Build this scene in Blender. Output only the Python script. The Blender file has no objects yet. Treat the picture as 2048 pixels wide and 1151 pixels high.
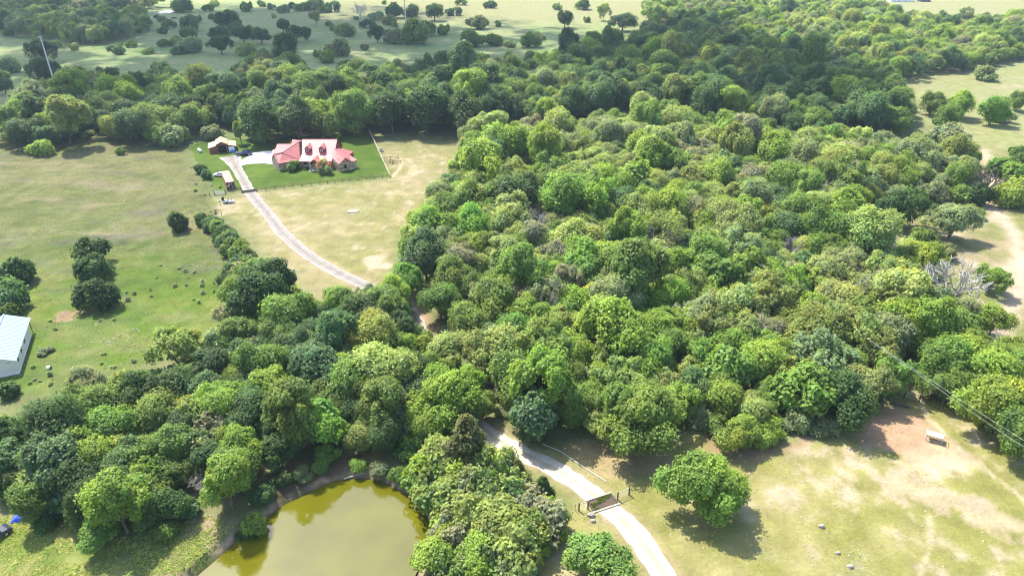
import bpy, math, random
import numpy as np
from mathutils import Vector, Matrix

SC = bpy.context.scene
# ------------------------------------------------------------------ camera, sky, sun, exposure
CAM_H = 73.0; PITCH = math.radians(28); FPX = 1366.0
cam_d = bpy.data.cameras.new('camera'); cam = bpy.data.objects.new('camera', cam_d); SC.collection.objects.link(cam)
cam.location = (0, 0, CAM_H); cam.rotation_euler = (math.radians(90) - PITCH, 0, 0)
cam_d.sensor_width = 36; cam_d.lens = 36 * FPX / 2048; cam_d.clip_start = 0.5; cam_d.clip_end = 9000
SC.camera = cam
SUN = Vector((-0.42, 0.50, 1.0)).normalized()
world = bpy.data.worlds.new('World'); SC.world = world; world.use_nodes = True
wn = world.node_tree.nodes; wl = world.node_tree.links
sky_n = wn.new('ShaderNodeTexSky'); sky_n.sky_type = 'NISHITA'; sky_n.sun_disc = False
sky_n.sun_elevation = math.asin(SUN.z); sky_n.sun_rotation = math.atan2(SUN.x, SUN.y)
sky_n.air_density = 1.0; sky_n.dust_density = 1.5; sky_n.ozone_density = 1.0
wl.new(sky_n.outputs[0], wn['Background'].inputs[0]); wn['Background'].inputs[1].default_value = 0.125
sun_d = bpy.data.lights.new('sun', 'SUN'); sun_o = bpy.data.objects.new('sun', sun_d); SC.collection.objects.link(sun_o)
sun_d.energy = 3.1; sun_d.angle = math.radians(0.53); sun_d.color = (1.0, 0.95, 0.86)
sun_o.rotation_euler = SUN.to_track_quat('Z', 'Y').to_euler(); sun_o.location = SUN * 800
SC.view_settings.view_transform = 'Standard'; SC.view_settings.look = 'None'
SC.view_settings.exposure = 1.97; SC.view_settings.gamma = 1.0; SC.view_settings.use_curve_mapping = False
SC.cycles.max_bounces = 6; SC.cycles.diffuse_bounces = 3; SC.cycles.glossy_bounces = 3
SC.cycles.transmission_bounces = 4; SC.cycles.transparent_max_bounces = 8; SC.cycles.volume_bounces = 0
SC.cycles.use_denoising = True; SC.cycles.denoising_prefilter = 'ACCURATE'; SC.cycles.pixel_filter_type = 'BLACKMAN_HARRIS'; SC.cycles.filter_width = 1.15
HAZE_DENSITY = 0.00010

# ------------------------------------------------------------------ helpers
COL = SC.collection
rng = np.random.default_rng(7); random.seed(7)
def W(px, py, z=0.0):
    """ground (or height z) point that the survey photograph shows at pixel px, py"""
    u = (px - 1024) / FPX; v = (py - 575.5) / FPX
    d = Vector((u, math.cos(PITCH) - v * math.sin(PITCH), -math.sin(PITCH) - v * math.cos(PITCH)))
    t = (z - CAM_H) / d.z
    return Vector((d.x * t, d.y * t, z))
def proj(X, Y, Z=0.0):
    zc = Z - CAM_H
    dep = Y * math.cos(PITCH) - zc * math.sin(PITCH)
    dy = -(Y * math.sin(PITCH) + zc * math.cos(PITCH))
    return 1024 + FPX * X / dep, 575.5 + FPX * dy / dep, dep
def dist_at(px, py): return proj(*W(px, py))[2]

_tab = np.random.default_rng(3).random((256, 256))
def vnoise(x, y, seed=0):
    x = np.asarray(x, float) + seed * 17.3; y = np.asarray(y, float) + seed * 31.7
    xi = np.floor(x).astype(int); yi = np.floor(y).astype(int); fx = x - xi; fy = y - yi
    fx = fx * fx * (3 - 2 * fx); fy = fy * fy * (3 - 2 * fy)
    a = _tab[xi & 255, yi & 255]; b = _tab[(xi + 1) & 255, yi & 255]; c = _tab[xi & 255, (yi + 1) & 255]; d = _tab[(xi + 1) & 255, (yi + 1) & 255]
    return (a * (1 - fx) + b * fx) * (1 - fy) + (c * (1 - fx) + d * fx) * fy
def fbm(x, y, seed=0, o=4):
    s = 0; a = 0.5; t = 0
    for i in range(o):
        s = s + a * vnoise(x * 2 ** i, y * 2 ** i, seed + i); t += a; a *= 0.55
    return s / t
def sdist(poly, X, Y):
    """signed distance to polygon (positive inside), vectorised"""
    P = np.array(poly, float); n = len(P); ins = np.zeros(X.shape, bool); d2 = np.full(X.shape, 1e18)
    for i in range(n):
        x0, y0 = P[i][:2]; x1, y1 = P[(i + 1) % n][:2]
        ex, ey = x1 - x0, y1 - y0
        t = np.clip(((X - x0) * ex + (Y - y0) * ey) / (ex * ex + ey * ey + 1e-12), 0, 1)
        d2 = np.minimum(d2, (X - x0 - t * ex) ** 2 + (Y - y0 - t * ey) ** 2)
        c = (y0 > Y) != (y1 > Y)
        ins ^= c & (X < (x1 - x0) * (Y - y0) / (y1 - y0 + 1e-12) + x0)
    d = np.sqrt(d2); return np.where(ins, d, -d)
def pdist(line, X, Y):
    P = np.array(line, float); d2 = np.full(X.shape, 1e18)
    for i in range(len(P) - 1):
        x0, y0 = P[i][:2]; x1, y1 = P[i + 1][:2]; ex, ey = x1 - x0, y1 - y0
        t = np.clip(((X - x0) * ex + (Y - y0) * ey) / (ex * ex + ey * ey + 1e-12), 0, 1)
        d2 = np.minimum(d2, (X - x0 - t * ex) ** 2 + (Y - y0 - t * ey) ** 2)
    return np.sqrt(d2)
def pip(poly, x, y):
    c = False; n = len(poly); j = n - 1
    for i in range(n):
        xi, yi = poly[i][0], poly[i][1]; xj, yj = poly[j][0], poly[j][1]
        if (yi > y) != (yj > y) and x < (xj - xi) * (y - yi) / (yj - yi + 1e-12) + xi: c = not c
        j = i
    return c
def Wp(pts, z=0.0): return [tuple(W(a, b, z)) for a, b in pts]
def smooth(pts, n=6):
    """Catmull-Rom through 2-D / 3-D points"""
    P = [Vector(p) for p in pts]; out = []
    for i in range(len(P) - 1):
        p0 = P[max(i - 1, 0)]; p1 = P[i]; p2 = P[i + 1]; p3 = P[min(i + 2, len(P) - 1)]
        for k in range(n):
            t = k / n
            out.append(0.5 * ((2 * p1) + (p2 - p0) * t + (2 * p0 - 5 * p1 + 4 * p2 - p3) * t * t + (3 * p1 - p0 - 3 * p2 + p3) * t ** 3))
    out.append(P[-1]); return out

class MB:
    def __init__(s): s.v = []; s.f = []
    def poly(s, pts):
        b = len(s.v); s.v += [tuple(p) for p in pts]; s.f.append(tuple(range(b, b + len(pts)))); return s
    def box(s, c, d, rz=0.0, tilt=None):
        b = len(s.v); M = Matrix.Rotation(rz, 3, 'Z')
        if tilt: M = M @ Matrix.Rotation(tilt[1], 3, tilt[0])
        for i in (-.5, .5):
            for j in (-.5, .5):
                for k in (-.5, .5): s.v.append(tuple(Vector(c) + M @ Vector((i * d[0], j * d[1], k * d[2]))))
        s.f += [tuple(b + q for q in f) for f in ((0, 1, 3, 2), (4, 6, 7, 5), (0, 4, 5, 1), (2, 3, 7, 6), (0, 2, 6, 4), (1, 5, 7, 3))]; return s
    def tube(s, p0, p1, r0, r1=None, n=6, caps=True):
        r1 = r0 if r1 is None else r1; p0 = Vector(p0); p1 = Vector(p1); a = (p1 - p0)
        if a.length < 1e-6: return s
        a.normalize(); u = a.orthogonal().normalized(); w = a.cross(u); b = len(s.v)
        for p, r in ((p0, r0), (p1, r1)):
            for i in range(n):
                t = 2 * math.pi * i / n; s.v.append(tuple(p + (u * math.cos(t) + w * math.sin(t)) * r))
        for i in range(n): s.f.append((b + i, b + (i + 1) % n, b + n + (i + 1) % n, b + n + i))
        if caps: s.f.append(tuple(b + n - 1 - i for i in range(n))); s.f.append(tuple(b + n + i for i in range(n)))
        return s
    def prism(s, pts, z0, z1):
        """vertical prism over a plan polygon (counter-clockwise)"""
        n = len(pts); b = len(s.v)
        s.v += [(p[0], p[1], z0) for p in pts] + [(p[0], p[1], z1) for p in pts]
        for i in range(n): s.f.append((b + i, b + (i + 1) % n, b + n + (i + 1) % n, b + n + i))
        s.f.append(tuple(b + n - 1 - i for i in range(n))); s.f.append(tuple(b + n + i for i in range(n))); return s
    def slab(s, pts, th=0.14):
        """a sheet with thickness below its outline"""
        n = len(pts); b = len(s.v)
        s.v += [tuple(p) for p in pts] + [(p[0], p[1], p[2] - th) for p in pts]
        s.f.append(tuple(b + i for i in range(n))); s.f.append(tuple(b + 2 * n - 1 - i for i in range(n)))
        for i in range(n): s.f.append((b + i, b + n + i, b + n + (i + 1) % n, b + (i + 1) % n))
        return s
    def loft(s, rings, cap=True):
        b = len(s.v); n = len(rings[0])
        for r in rings: s.v += [tuple(p) for p in r]
        for k in range(len(rings) - 1):
            for i in range(n): s.f.append((b + k * n + i, b + k * n + (i + 1) % n, b + (k + 1) * n + (i + 1) % n, b + (k + 1) * n + i))
        if cap: s.f.append(tuple(b + n - 1 - i for i in range(n))); s.f.append(tuple(b + (len(rings) - 1) * n + i for i in range(n)))
        return s
    def mesh(s, name, mat):
        me = bpy.data.meshes.new(name); me.from_pydata(s.v, [], s.f); me.update()
        if mat: me.materials.append(mat)
        return me
    def build(s, name, mat, parent=None, smooth_=False):
        o = bpy.data.objects.new(name, s.mesh(name, mat)); COL.objects.link(o)
        if parent: o.parent = parent
        if smooth_: o.data.polygons.foreach_set('use_smooth', [True] * len(o.data.polygons))
        return o
def tag(o, label=None, cat=None, group=None, kind=None):
    if label: o['label'] = label
    if cat: o['category'] = cat
    if group: o['group'] = group
    if kind: o['kind'] = kind
    return o
def empty(name, loc, label, cat, rz=0.0, group=None):
    o = bpy.data.objects.new(name, None); COL.objects.link(o); o.location = loc; o.rotation_euler = (0, 0, rz); o.empty_display_size = 0.5
    return tag(o, label, cat, group)
def np_mesh(name, verts, quads, mat, colors=None, attr='leafcol', smooth_=False):
    me = bpy.data.meshes.new(name); nv = len(verts); nf, k = quads.shape
    me.vertices.add(nv); me.vertices.foreach_set('co', np.ascontiguousarray(verts, np.float32).ravel())
    me.loops.add(nf * k); me.loops.foreach_set('vertex_index', np.ascontiguousarray(quads, np.int32).ravel())
    me.polygons.add(nf); me.polygons.foreach_set('loop_start', np.arange(0, nf * k, k, dtype=np.int32)); me.polygons.foreach_set('loop_total', np.full(nf, k, np.int32))
    if smooth_: me.polygons.foreach_set('use_smooth', np.ones(nf, bool))
    me.update(calc_edges=True)
    if colors is not None:
        a = me.attributes.new(attr, 'FLOAT_COLOR', 'POINT'); c4 = np.ones((nv, 4), np.float32); c4[:, :3] = colors; a.data.foreach_set('color', c4.ravel())
    if mat: me.materials.append(mat)
    return me
def join_mb(parts):
    m = MB()
    for p in parts:
        b = len(m.v); m.v += p.v; m.f += [tuple(i + b for i in f) for f in p.f]
    return m

# ------------------------------------------------------------------ materials
def newmat(name):
    m = bpy.data.materials.new(name); m.use_nodes = True; n = m.node_tree.nodes; return m, n, m.node_tree.links, n['Principled BSDF']
def plain(name, col, rough=0.6, metal=0.0, var=0.15, scale=3.0, bump=0.0, spec=0.4):
    m, n, l, b = newmat(name); b.inputs['Roughness'].default_value = rough; b.inputs['Metallic'].default_value = metal; b.inputs['Specular IOR Level'].default_value = spec
    tc = n.new('ShaderNodeTexCoord'); nz = n.new('ShaderNodeTexNoise'); nz.inputs['Scale'].default_value = scale; nz.inputs['Detail'].default_value = 5
    l.new(tc.outputs['Object'], nz.inputs['Vector'])
    r = n.new('ShaderNodeValToRGB'); r.color_ramp.elements[0].position = 0.3; r.color_ramp.elements[1].position = 0.7
    r.color_ramp.elements[0].color = tuple(c * (1 - var) for c in col) + (1,); r.color_ramp.elements[1].color = tuple(min(1, c * (1 + var)) for c in col) + (1,)
    l.new(nz.outputs['Fac'], r.inputs['Fac']); l.new(r.outputs['Color'], b.inputs['Base Color'])
    if bump:
        bp = n.new('ShaderNodeBump'); bp.inputs['Strength'].default_value = bump; bp.inputs['Distance'].default_value = 0.05
        l.new(nz.outputs['Fac'], bp.inputs['Height']); l.new(bp.outputs['Normal'], b.inputs['Normal'])
    return m
def ground_mat(name, attr, fine=1.6, amp=0.35, bump=0.6):
    m, n, l, b = newmat(name); b.inputs['Roughness'].default_value = 0.95; b.inputs['Specular IOR Level'].default_value = 0.1
    at = n.new('ShaderNodeAttribute'); at.attribute_name = attr
    geo = n.new('ShaderNodeNewGeometry')
    n1 = n.new('ShaderNodeTexNoise'); n1.inputs['Scale'].default_value = fine; n1.inputs['Detail'].default_value = 6; n1.inputs['Roughness'].default_value = 0.7
    n2 = n.new('ShaderNodeTexNoise'); n2.inputs['Scale'].default_value = fine * 0.18; n2.inputs['Detail'].default_value = 5
    l.new(geo.outputs['Position'], n1.inputs['Vector']); l.new(geo.outputs['Position'], n2.inputs['Vector'])
    ad = n.new('ShaderNodeMath'); ad.operation = 'ADD'; l.new(n1.outputs['Fac'], ad.inputs[0]); l.new(n2.outputs['Fac'], ad.inputs[1])
    mr = n.new('ShaderNodeMapRange'); mr.inputs['From Min'].default_value = 0.6; mr.inputs['From Max'].default_value = 1.4
    mr.inputs['To Min'].default_value = 1 - amp; mr.inputs['To Max'].default_value = 1 + amp; l.new(ad.outputs[0], mr.inputs['Value'])
    vm = n.new('ShaderNodeVectorMath'); vm.operation = 'MULTIPLY'; l.new(at.outputs['Color'], vm.inputs[0]); l.new(mr.outputs['Result'], vm.inputs[1])
    l.new(vm.outputs[0], b.inputs['Base Color'])
    bp = n.new('ShaderNodeBump'); bp.inputs['Strength'].default_value = bump; bp.inputs['Distance'].default_value = 0.25
    l.new(n1.outputs['Fac'], bp.inputs['Height']); l.new(bp.outputs['Normal'], b.inputs['Normal']); return m
def leaf_mat(name, source='object', ramp=None):
    m, n, l, b = newmat(name); out = n['Material Output']
    at = n.new('ShaderNodeAttribute'); at.attribute_name = 'leafcol'; oi = n.new('ShaderNodeObjectInfo')
    mul = n.new('ShaderNodeVectorMath'); mul.operation = 'MULTIPLY'; l.new(at.outputs['Color'], mul.inputs[0])
    if source == 'object': l.new(oi.outputs['Color'], mul.inputs[1])
    else:
        r = n.new('ShaderNodeValToRGB'); r.color_ramp.interpolation = 'CONSTANT'; el = r.color_ramp.elements
        for i, c in enumerate(ramp):
            e = el[0] if i == 0 else (el[1] if i == 1 else el.new(i / len(ramp)))
            e.position = i / len(ramp); e.color = tuple(c) + (1,)
        l.new(oi.outputs['Random'], r.inputs['Fac']); l.new(r.outputs['Color'], mul.inputs[1])
    b.inputs['Roughness'].default_value = 0.55; b.inputs['Specular IOR Level'].default_value = 0.3
    l.new(mul.outputs[0], b.inputs['Base Color'])
    tr = n.new('ShaderNodeBsdfTranslucent'); m2 = n.new('ShaderNodeVectorMath'); m2.operation = 'MULTIPLY'; m2.inputs[1].default_value = (1.35, 1.25, 0.55)
    l.new(mul.outputs[0], m2.inputs[0]); l.new(m2.outputs[0], tr.inputs['Color'])
    mx = n.new('ShaderNodeMixShader'); mx.inputs[0].default_value = 0.48
    l.new(b.outputs[0], mx.inputs[1]); l.new(tr.outputs[0], mx.inputs[2]); l.new(mx.outputs[0], out.inputs['Surface']); return m

M_GROUND = ground_mat('pasture_soil', 'groundcol')
M_ROAD = ground_mat('caliche_gravel', 'groundcol', fine=2.5, amp=0.30, bump=0.3)
M_LAWN = ground_mat('mown_turf', 'groundcol', fine=2.2, amp=0.22, bump=0.3)
M_LEAF = leaf_mat('leaves')
M_BARK = plain('bark', (0.12, 0.095, 0.07), 0.9, var=0.3, scale=2, bump=0.4)
M_BARKG = plain('grey_bark', (0.21, 0.19, 0.165), 0.9, var=0.3, scale=2)
M_DEADW = plain('bleached_wood', (0.38, 0.35, 0.31), 0.9, var=0.2)
M_SNAG = plain('charred_wood', (0.07, 0.055, 0.045), 0.9, var=0.2)
M_POSTW = plain('fence_timber', (0.25, 0.16, 0.09), 0.8, var=0.25)
M_POSTD = plain('dark_creosote_timber', (0.06, 0.045, 0.035), 0.8)
M_RAILP = plain('pale_timber', (0.52, 0.43, 0.30), 0.8)
M_STEEL = plain('galvanised_steel', (0.5, 0.51, 0.52), 0.45, metal=0.5)
M_POLE = plain('weathered_steel_pole', (0.50, 0.46, 0.43), 0.7)
M_WIRE = plain('wire', (0.75, 0.75, 0.72), 0.5, metal=0.2)
M_DARKST = plain('dark_iron', (0.05, 0.042, 0.035), 0.6)
M_WHITE = plain('white_paint', (0.75, 0.75, 0.73), 0.5, var=0.05)
M_CREAM = plain('cream_metal_siding', (0.62, 0.57, 0.48), 0.6, var=0.06)
M_SHEDROOF = plain('zinc_roof_sheet', (0.22, 0.285, 0.40), 0.6, metal=0.0, var=0.06, scale=0.6)
M_ROOFR = plain('coral_metal_roof', (0.35, 0.10, 0.093), 0.55, metal=0.0, var=0.10, scale=0.5, spec=0.35)
M_SIDER = plain('dark_red_siding', (0.25, 0.035, 0.035), 0.6, var=0.1)
M_TRIM = plain('brown_trim', (0.10, 0.055, 0.04), 0.7)
M_ROOFT = plain('tan_roof_sheet', (0.42, 0.29, 0.165), 0.5, var=0.08, scale=0.6)
M_BARNR = plain('barn_red_board', (0.22, 0.055, 0.045), 0.7, var=0.15)
M_GLASS = plain('dark_glass', (0.015, 0.02, 0.03), 0.1, spec=0.6)
M_TRUCK = plain('navy_car_paint', (0.012, 0.02, 0.075), 0.22, spec=0.7, var=0.03)
M_CARW = plain('white_car_paint', (0.78, 0.78, 0.78), 0.25, spec=0.6, var=0.02)
M_CARD = plain('dark_car_paint', (0.02, 0.026, 0.04), 0.25, spec=0.6, var=0.03)
M_TYRE = plain('black_rubber', (0.02, 0.02, 0.02), 0.8)
M_RUST = plain('rusty_red_steel', (0.36, 0.14, 0.085), 0.6, var=0.3, scale=0.8)
M_RUSTR = plain('faded_salmon_steel', (0.36, 0.15, 0.105), 0.6, var=0.2, scale=0.5)
M_RUSTD = plain('dark_oxide_steel', (0.09, 0.03, 0.025), 0.6, var=0.2)
M_CONC = plain('concrete', (0.60, 0.56, 0.50), 0.85, var=0.08, scale=0.4)
M_TARP = plain('blue_tarpaulin', (0.05, 0.09, 0.62), 0.4, var=0.2, scale=2, bump=0.5)
M_BLUE = plain('blue_plastic', (0.02, 0.14, 0.42), 0.4)
M_ROCK = plain('pale_limestone', (0.27, 0.24, 0.19), 0.9, var=0.15, scale=2)
M_BLACK = plain('black_plastic', (0.018, 0.018, 0.02), 0.5)
M_HIDE = plain('dark_hide', (0.03, 0.022, 0.018), 0.8)
M_ORANGE = plain('red_blossom', (0.5, 0.13, 0.05), 0.7)

def stone_mat():
    m, n, l, b = newmat('rubble_stone'); b.inputs['Roughness'].default_value = 0.9
    tc = n.new('ShaderNodeTexCoord'); v = n.new('ShaderNodeTexVoronoi'); v.inputs['Scale'].default_value = 1.9
    l.new(tc.outputs['Object'], v.inputs['Vector'])
    r = n.new('ShaderNodeValToRGB'); e = r.color_ramp.elements; e[0].color = (0.20, 0.12, 0.08, 1); e[1].color = (0.50, 0.40, 0.30, 1); x = e.new(0.5); x.color = (0.38, 0.25, 0.17, 1)
    s = n.new('ShaderNodeSeparateColor'); l.new(v.outputs['Color'], s.inputs[0]); l.new(s.outputs[0], r.inputs['Fac'])
    l.new(r.outputs['Color'], b.inputs['Base Color'])
    bp = n.new('ShaderNodeBump'); bp.inputs['Strength'].default_value = 0.6; bp.inputs['Distance'].default_value = 0.06; l.new(v.outputs['Distance'], bp.inputs['Height']); l.new(bp.outputs['Normal'], b.inputs['Normal']); return m
M_STONE = stone_mat()
def water_mat(name, col, rough=0.04):
    m, n, l, b = newmat(name); b.inputs['Roughness'].default_value = rough; b.inputs['IOR'].default_value = 1.42; b.inputs['Specular IOR Level'].default_value = 0.8
    geo = n.new('ShaderNodeNewGeometry'); nz = n.new('ShaderNodeTexNoise'); nz.inputs['Scale'].default_value = 0.16; nz.inputs['Detail'].default_value = 3; l.new(geo.outputs['Position'], nz.inputs['Vector'])
    r = n.new('ShaderNodeValToRGB'); r.color_ramp.elements[0].position = 0.35; r.color_ramp.elements[1].position = 0.7
    r.color_ramp.elements[0].color = tuple(c * 0.85 for c in col) + (1,); r.color_ramp.elements[1].color = tuple(c * 1.15 for c in col) + (1,)
    l.new(nz.outputs['Fac'], r.inputs['Fac']); l.new(r.outputs['Color'], b.inputs['Base Color'])
    n2 = n.new('ShaderNodeTexNoise'); n2.inputs['Scale'].default_value = 2.2; n2.inputs['Detail'].default_value = 3; l.new(geo.outputs['Position'], n2.inputs['Vector'])
    bp = n.new('ShaderNodeBump'); bp.inputs['Strength'].default_value = 0.11; bp.inputs['Distance'].default_value = 0.05; l.new(n2.outputs['Fac'], bp.inputs['Height']); l.new(bp.outputs['Normal'], b.inputs['Normal']); return m
M_WATER = water_mat('murky_olive_water', (0.082, 0.080, 0.004)); M_WATERF = water_mat('far_water', (0.25, 0.26, 0.25), 0.1)

# ------------------------------------------------------------------ site layout
WATER_Z = -1.0
POND = [tuple(p)[:2] for p in smooth([W(a, b, WATER_Z) for a, b in ((360, 1190), (395, 1151), (418, 1131), (459, 1095), (480, 1075), (521, 1046), (567, 1010), (603, 993), (629, 980), (658, 966), (690, 958), (732, 958), (761, 963), (790, 977), (819, 996), (840, 1019), (855, 1043), (860, 1066), (852, 1098), (835, 1140), (800, 1200), (700, 1260), (540, 1270), (420, 1240), (360, 1190))], 3)][:-1]
LAWN = Wp([(378, 294), (402, 284), (430, 279), (470, 277), (520, 281), (560, 277), (640, 270), (700, 268), (739, 263), (780, 354), (700, 361), (640, 367), (560, 376), (513, 381), (480, 381), (430, 380), (415, 355), (392, 322)])
DRIVE_N = [(1348, 1230), (1333, 1158), (1310, 1120), (1280, 1078), (1252, 1048), (1222, 1018), (1190, 992), (1150, 962), (1100, 932), (1050, 908), (1010, 888), (980, 868), (950, 842), (915, 800), (880, 745), (850, 690), (832, 645), (812, 612), (785, 593), (760, 583), (735, 573), (690, 552), (640, 525), (600, 497), (565, 465), (538, 430), (515, 403), (499, 382), (487, 360), (474, 338), (465, 320), (460, 312)]
DRIVE = smooth([W(*p) for p in DRIVE_N], 8)
DL = [tuple(p)[:2] for p in DRIVE]
TRACK_R = Wp([(1965, 300), (1985, 332), (1978, 375), (1972, 405), (2000, 432), (2030, 470), (2046, 520), (2040, 570), (2024, 610), (2000, 660), (1975, 700)])
TRACK_R2 = Wp([(2000, 432), (1930, 448), (1900, 470)])
TRACK_R3 = Wp([(2046, 520), (1985, 545), (1900, 512), (1850, 480)])
PATH_R = Wp([(1812, 765), (1838, 790), (1852, 832), (1888, 866), (1930, 905), (1985, 950), (2060, 1005)])
PATH_B = Wp([(1858, 1030), (1862, 1085), (1846, 1130), (1835, 1165)])
PATH_T = Wp([(803, 325), (799, 338), (790, 347), (786, 354)])
RING1 = Wp([(800, 320), (812, 328), (822, 336), (820, 348), (800, 358), (780, 360)])
RING2 = Wp([(815, 318), (828, 330), (832, 344), (815, 360), (790, 366)])
# canopy regions in survey-photo pixels (crown centres)
R_BELT = [(0, 232), (60, 222), (120, 200), (150, 180), (200, 160), (235, 172), (330, 168), (400, 172), (430, 190), (470, 145), (520, 122), (560, 130), (610, 134), (640, 166), (700, 146), (760, 150), (850, 142), (900, 138), (940, 132), (985, 138), (1010, 140), (1060, 130), (1110, 122), (1150, 104), (1215, 96), (1250, 108), (1280, 72), (1360, 48), (1410, 42), (1480, 52), (1530, 98), (1580, 118), (1660, 135), (1730, 150), (1790, 175), (1815, 215), (1800, 245), (1740, 240), (1660, 240), (1580, 240), (1500, 215), (1420, 215), (1330, 200), (1240, 215), (1150, 225), (1080, 220), (1000, 225), (930, 232), (860, 236), (760, 230), (700, 238), (640, 235), (560, 246), (500, 245), (470, 232), (440, 215), (400, 235), (340, 262), (250, 262), (200, 240), (160, 268), (80, 268), (0, 262)]
R_MID = [(935, 265), (1000, 255), (1060, 250), (1130, 245), (1240, 235), (1340, 225), (1430, 240), (1500, 240), (1580, 265), (1680, 265), (1760, 275), (1850, 285), (1910, 300), (1945, 320), (1930, 350), (1880, 345), (1800, 350), (1730, 380), (1700, 420), (1690, 455), (1770, 480), (1830, 500), (1870, 540), (1900, 590), (1900, 640), (1890, 680), (1800, 680), (1780, 720), (1760, 750), (1700, 780), (1640, 800), (1560, 800), (1500, 800), (1440, 790), (1390, 790), (1310, 830), (1240, 830), (1170, 810), (1080, 820), (1020, 790), (980, 750), (965, 690), (945, 640), (905, 600), (870, 545), (815, 490), (850, 420), (880, 380), (935, 335)]
R_RIGHTTOP = [(1500, 20), (1560, 5), (1740, 8), (1800, 40), (1850, 42), (1960, 50), (2060, 40), (2060, 100), (2000, 105), (1940, 122), (1860, 125), (1810, 140), (1775, 135), (1700, 128), (1600, 105), (1530, 80), (1480, 35)]
R_FAR_T = [(1290, 12), (1340, 5), (1500, 2), (1560, 8), (1520, 28), (1470, 30), (1300, 34)]
R_FARLEFT = [(0, 0), (330, 0), (300, 6), (212, 8), (200, 24), (240, 30), (285, 28), (295, 45), (250, 60), (205, 70), (165, 72), (130, 68), (105, 55), (75, 62), (30, 58), (0, 50)]
R_POND = [(0, 850), (40, 830), (90, 845), (150, 800), (260, 760), (330, 740), (400, 720), (450, 690), (470, 640), (470, 580), (470, 520), (500, 545), (560, 570), (620, 620), (690, 600), (760, 570), (810, 590), (820, 640), (840, 700), (860, 760), (850, 820), (800, 850), (740, 850), (690, 830), (620, 850), (560, 850), (500, 850), (480, 900), (440, 930), (380, 930), (330, 940), (230, 1000), (150, 980), (60, 960), (0, 950)]
R_RIGHTLOW = [(1880, 690), (1920, 670), (1980, 700), (2060, 680), (2060, 870), (2000, 830), (1950, 790), (1890, 745)]
R_PENIN = [(840, 930), (870, 905), (930, 900), (975, 935), (1035, 975), (1075, 1010), (1085, 1050), (1050, 1105), (980, 1140), (890, 1150), (895, 1090), (915, 1040), (890, 990)]

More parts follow.
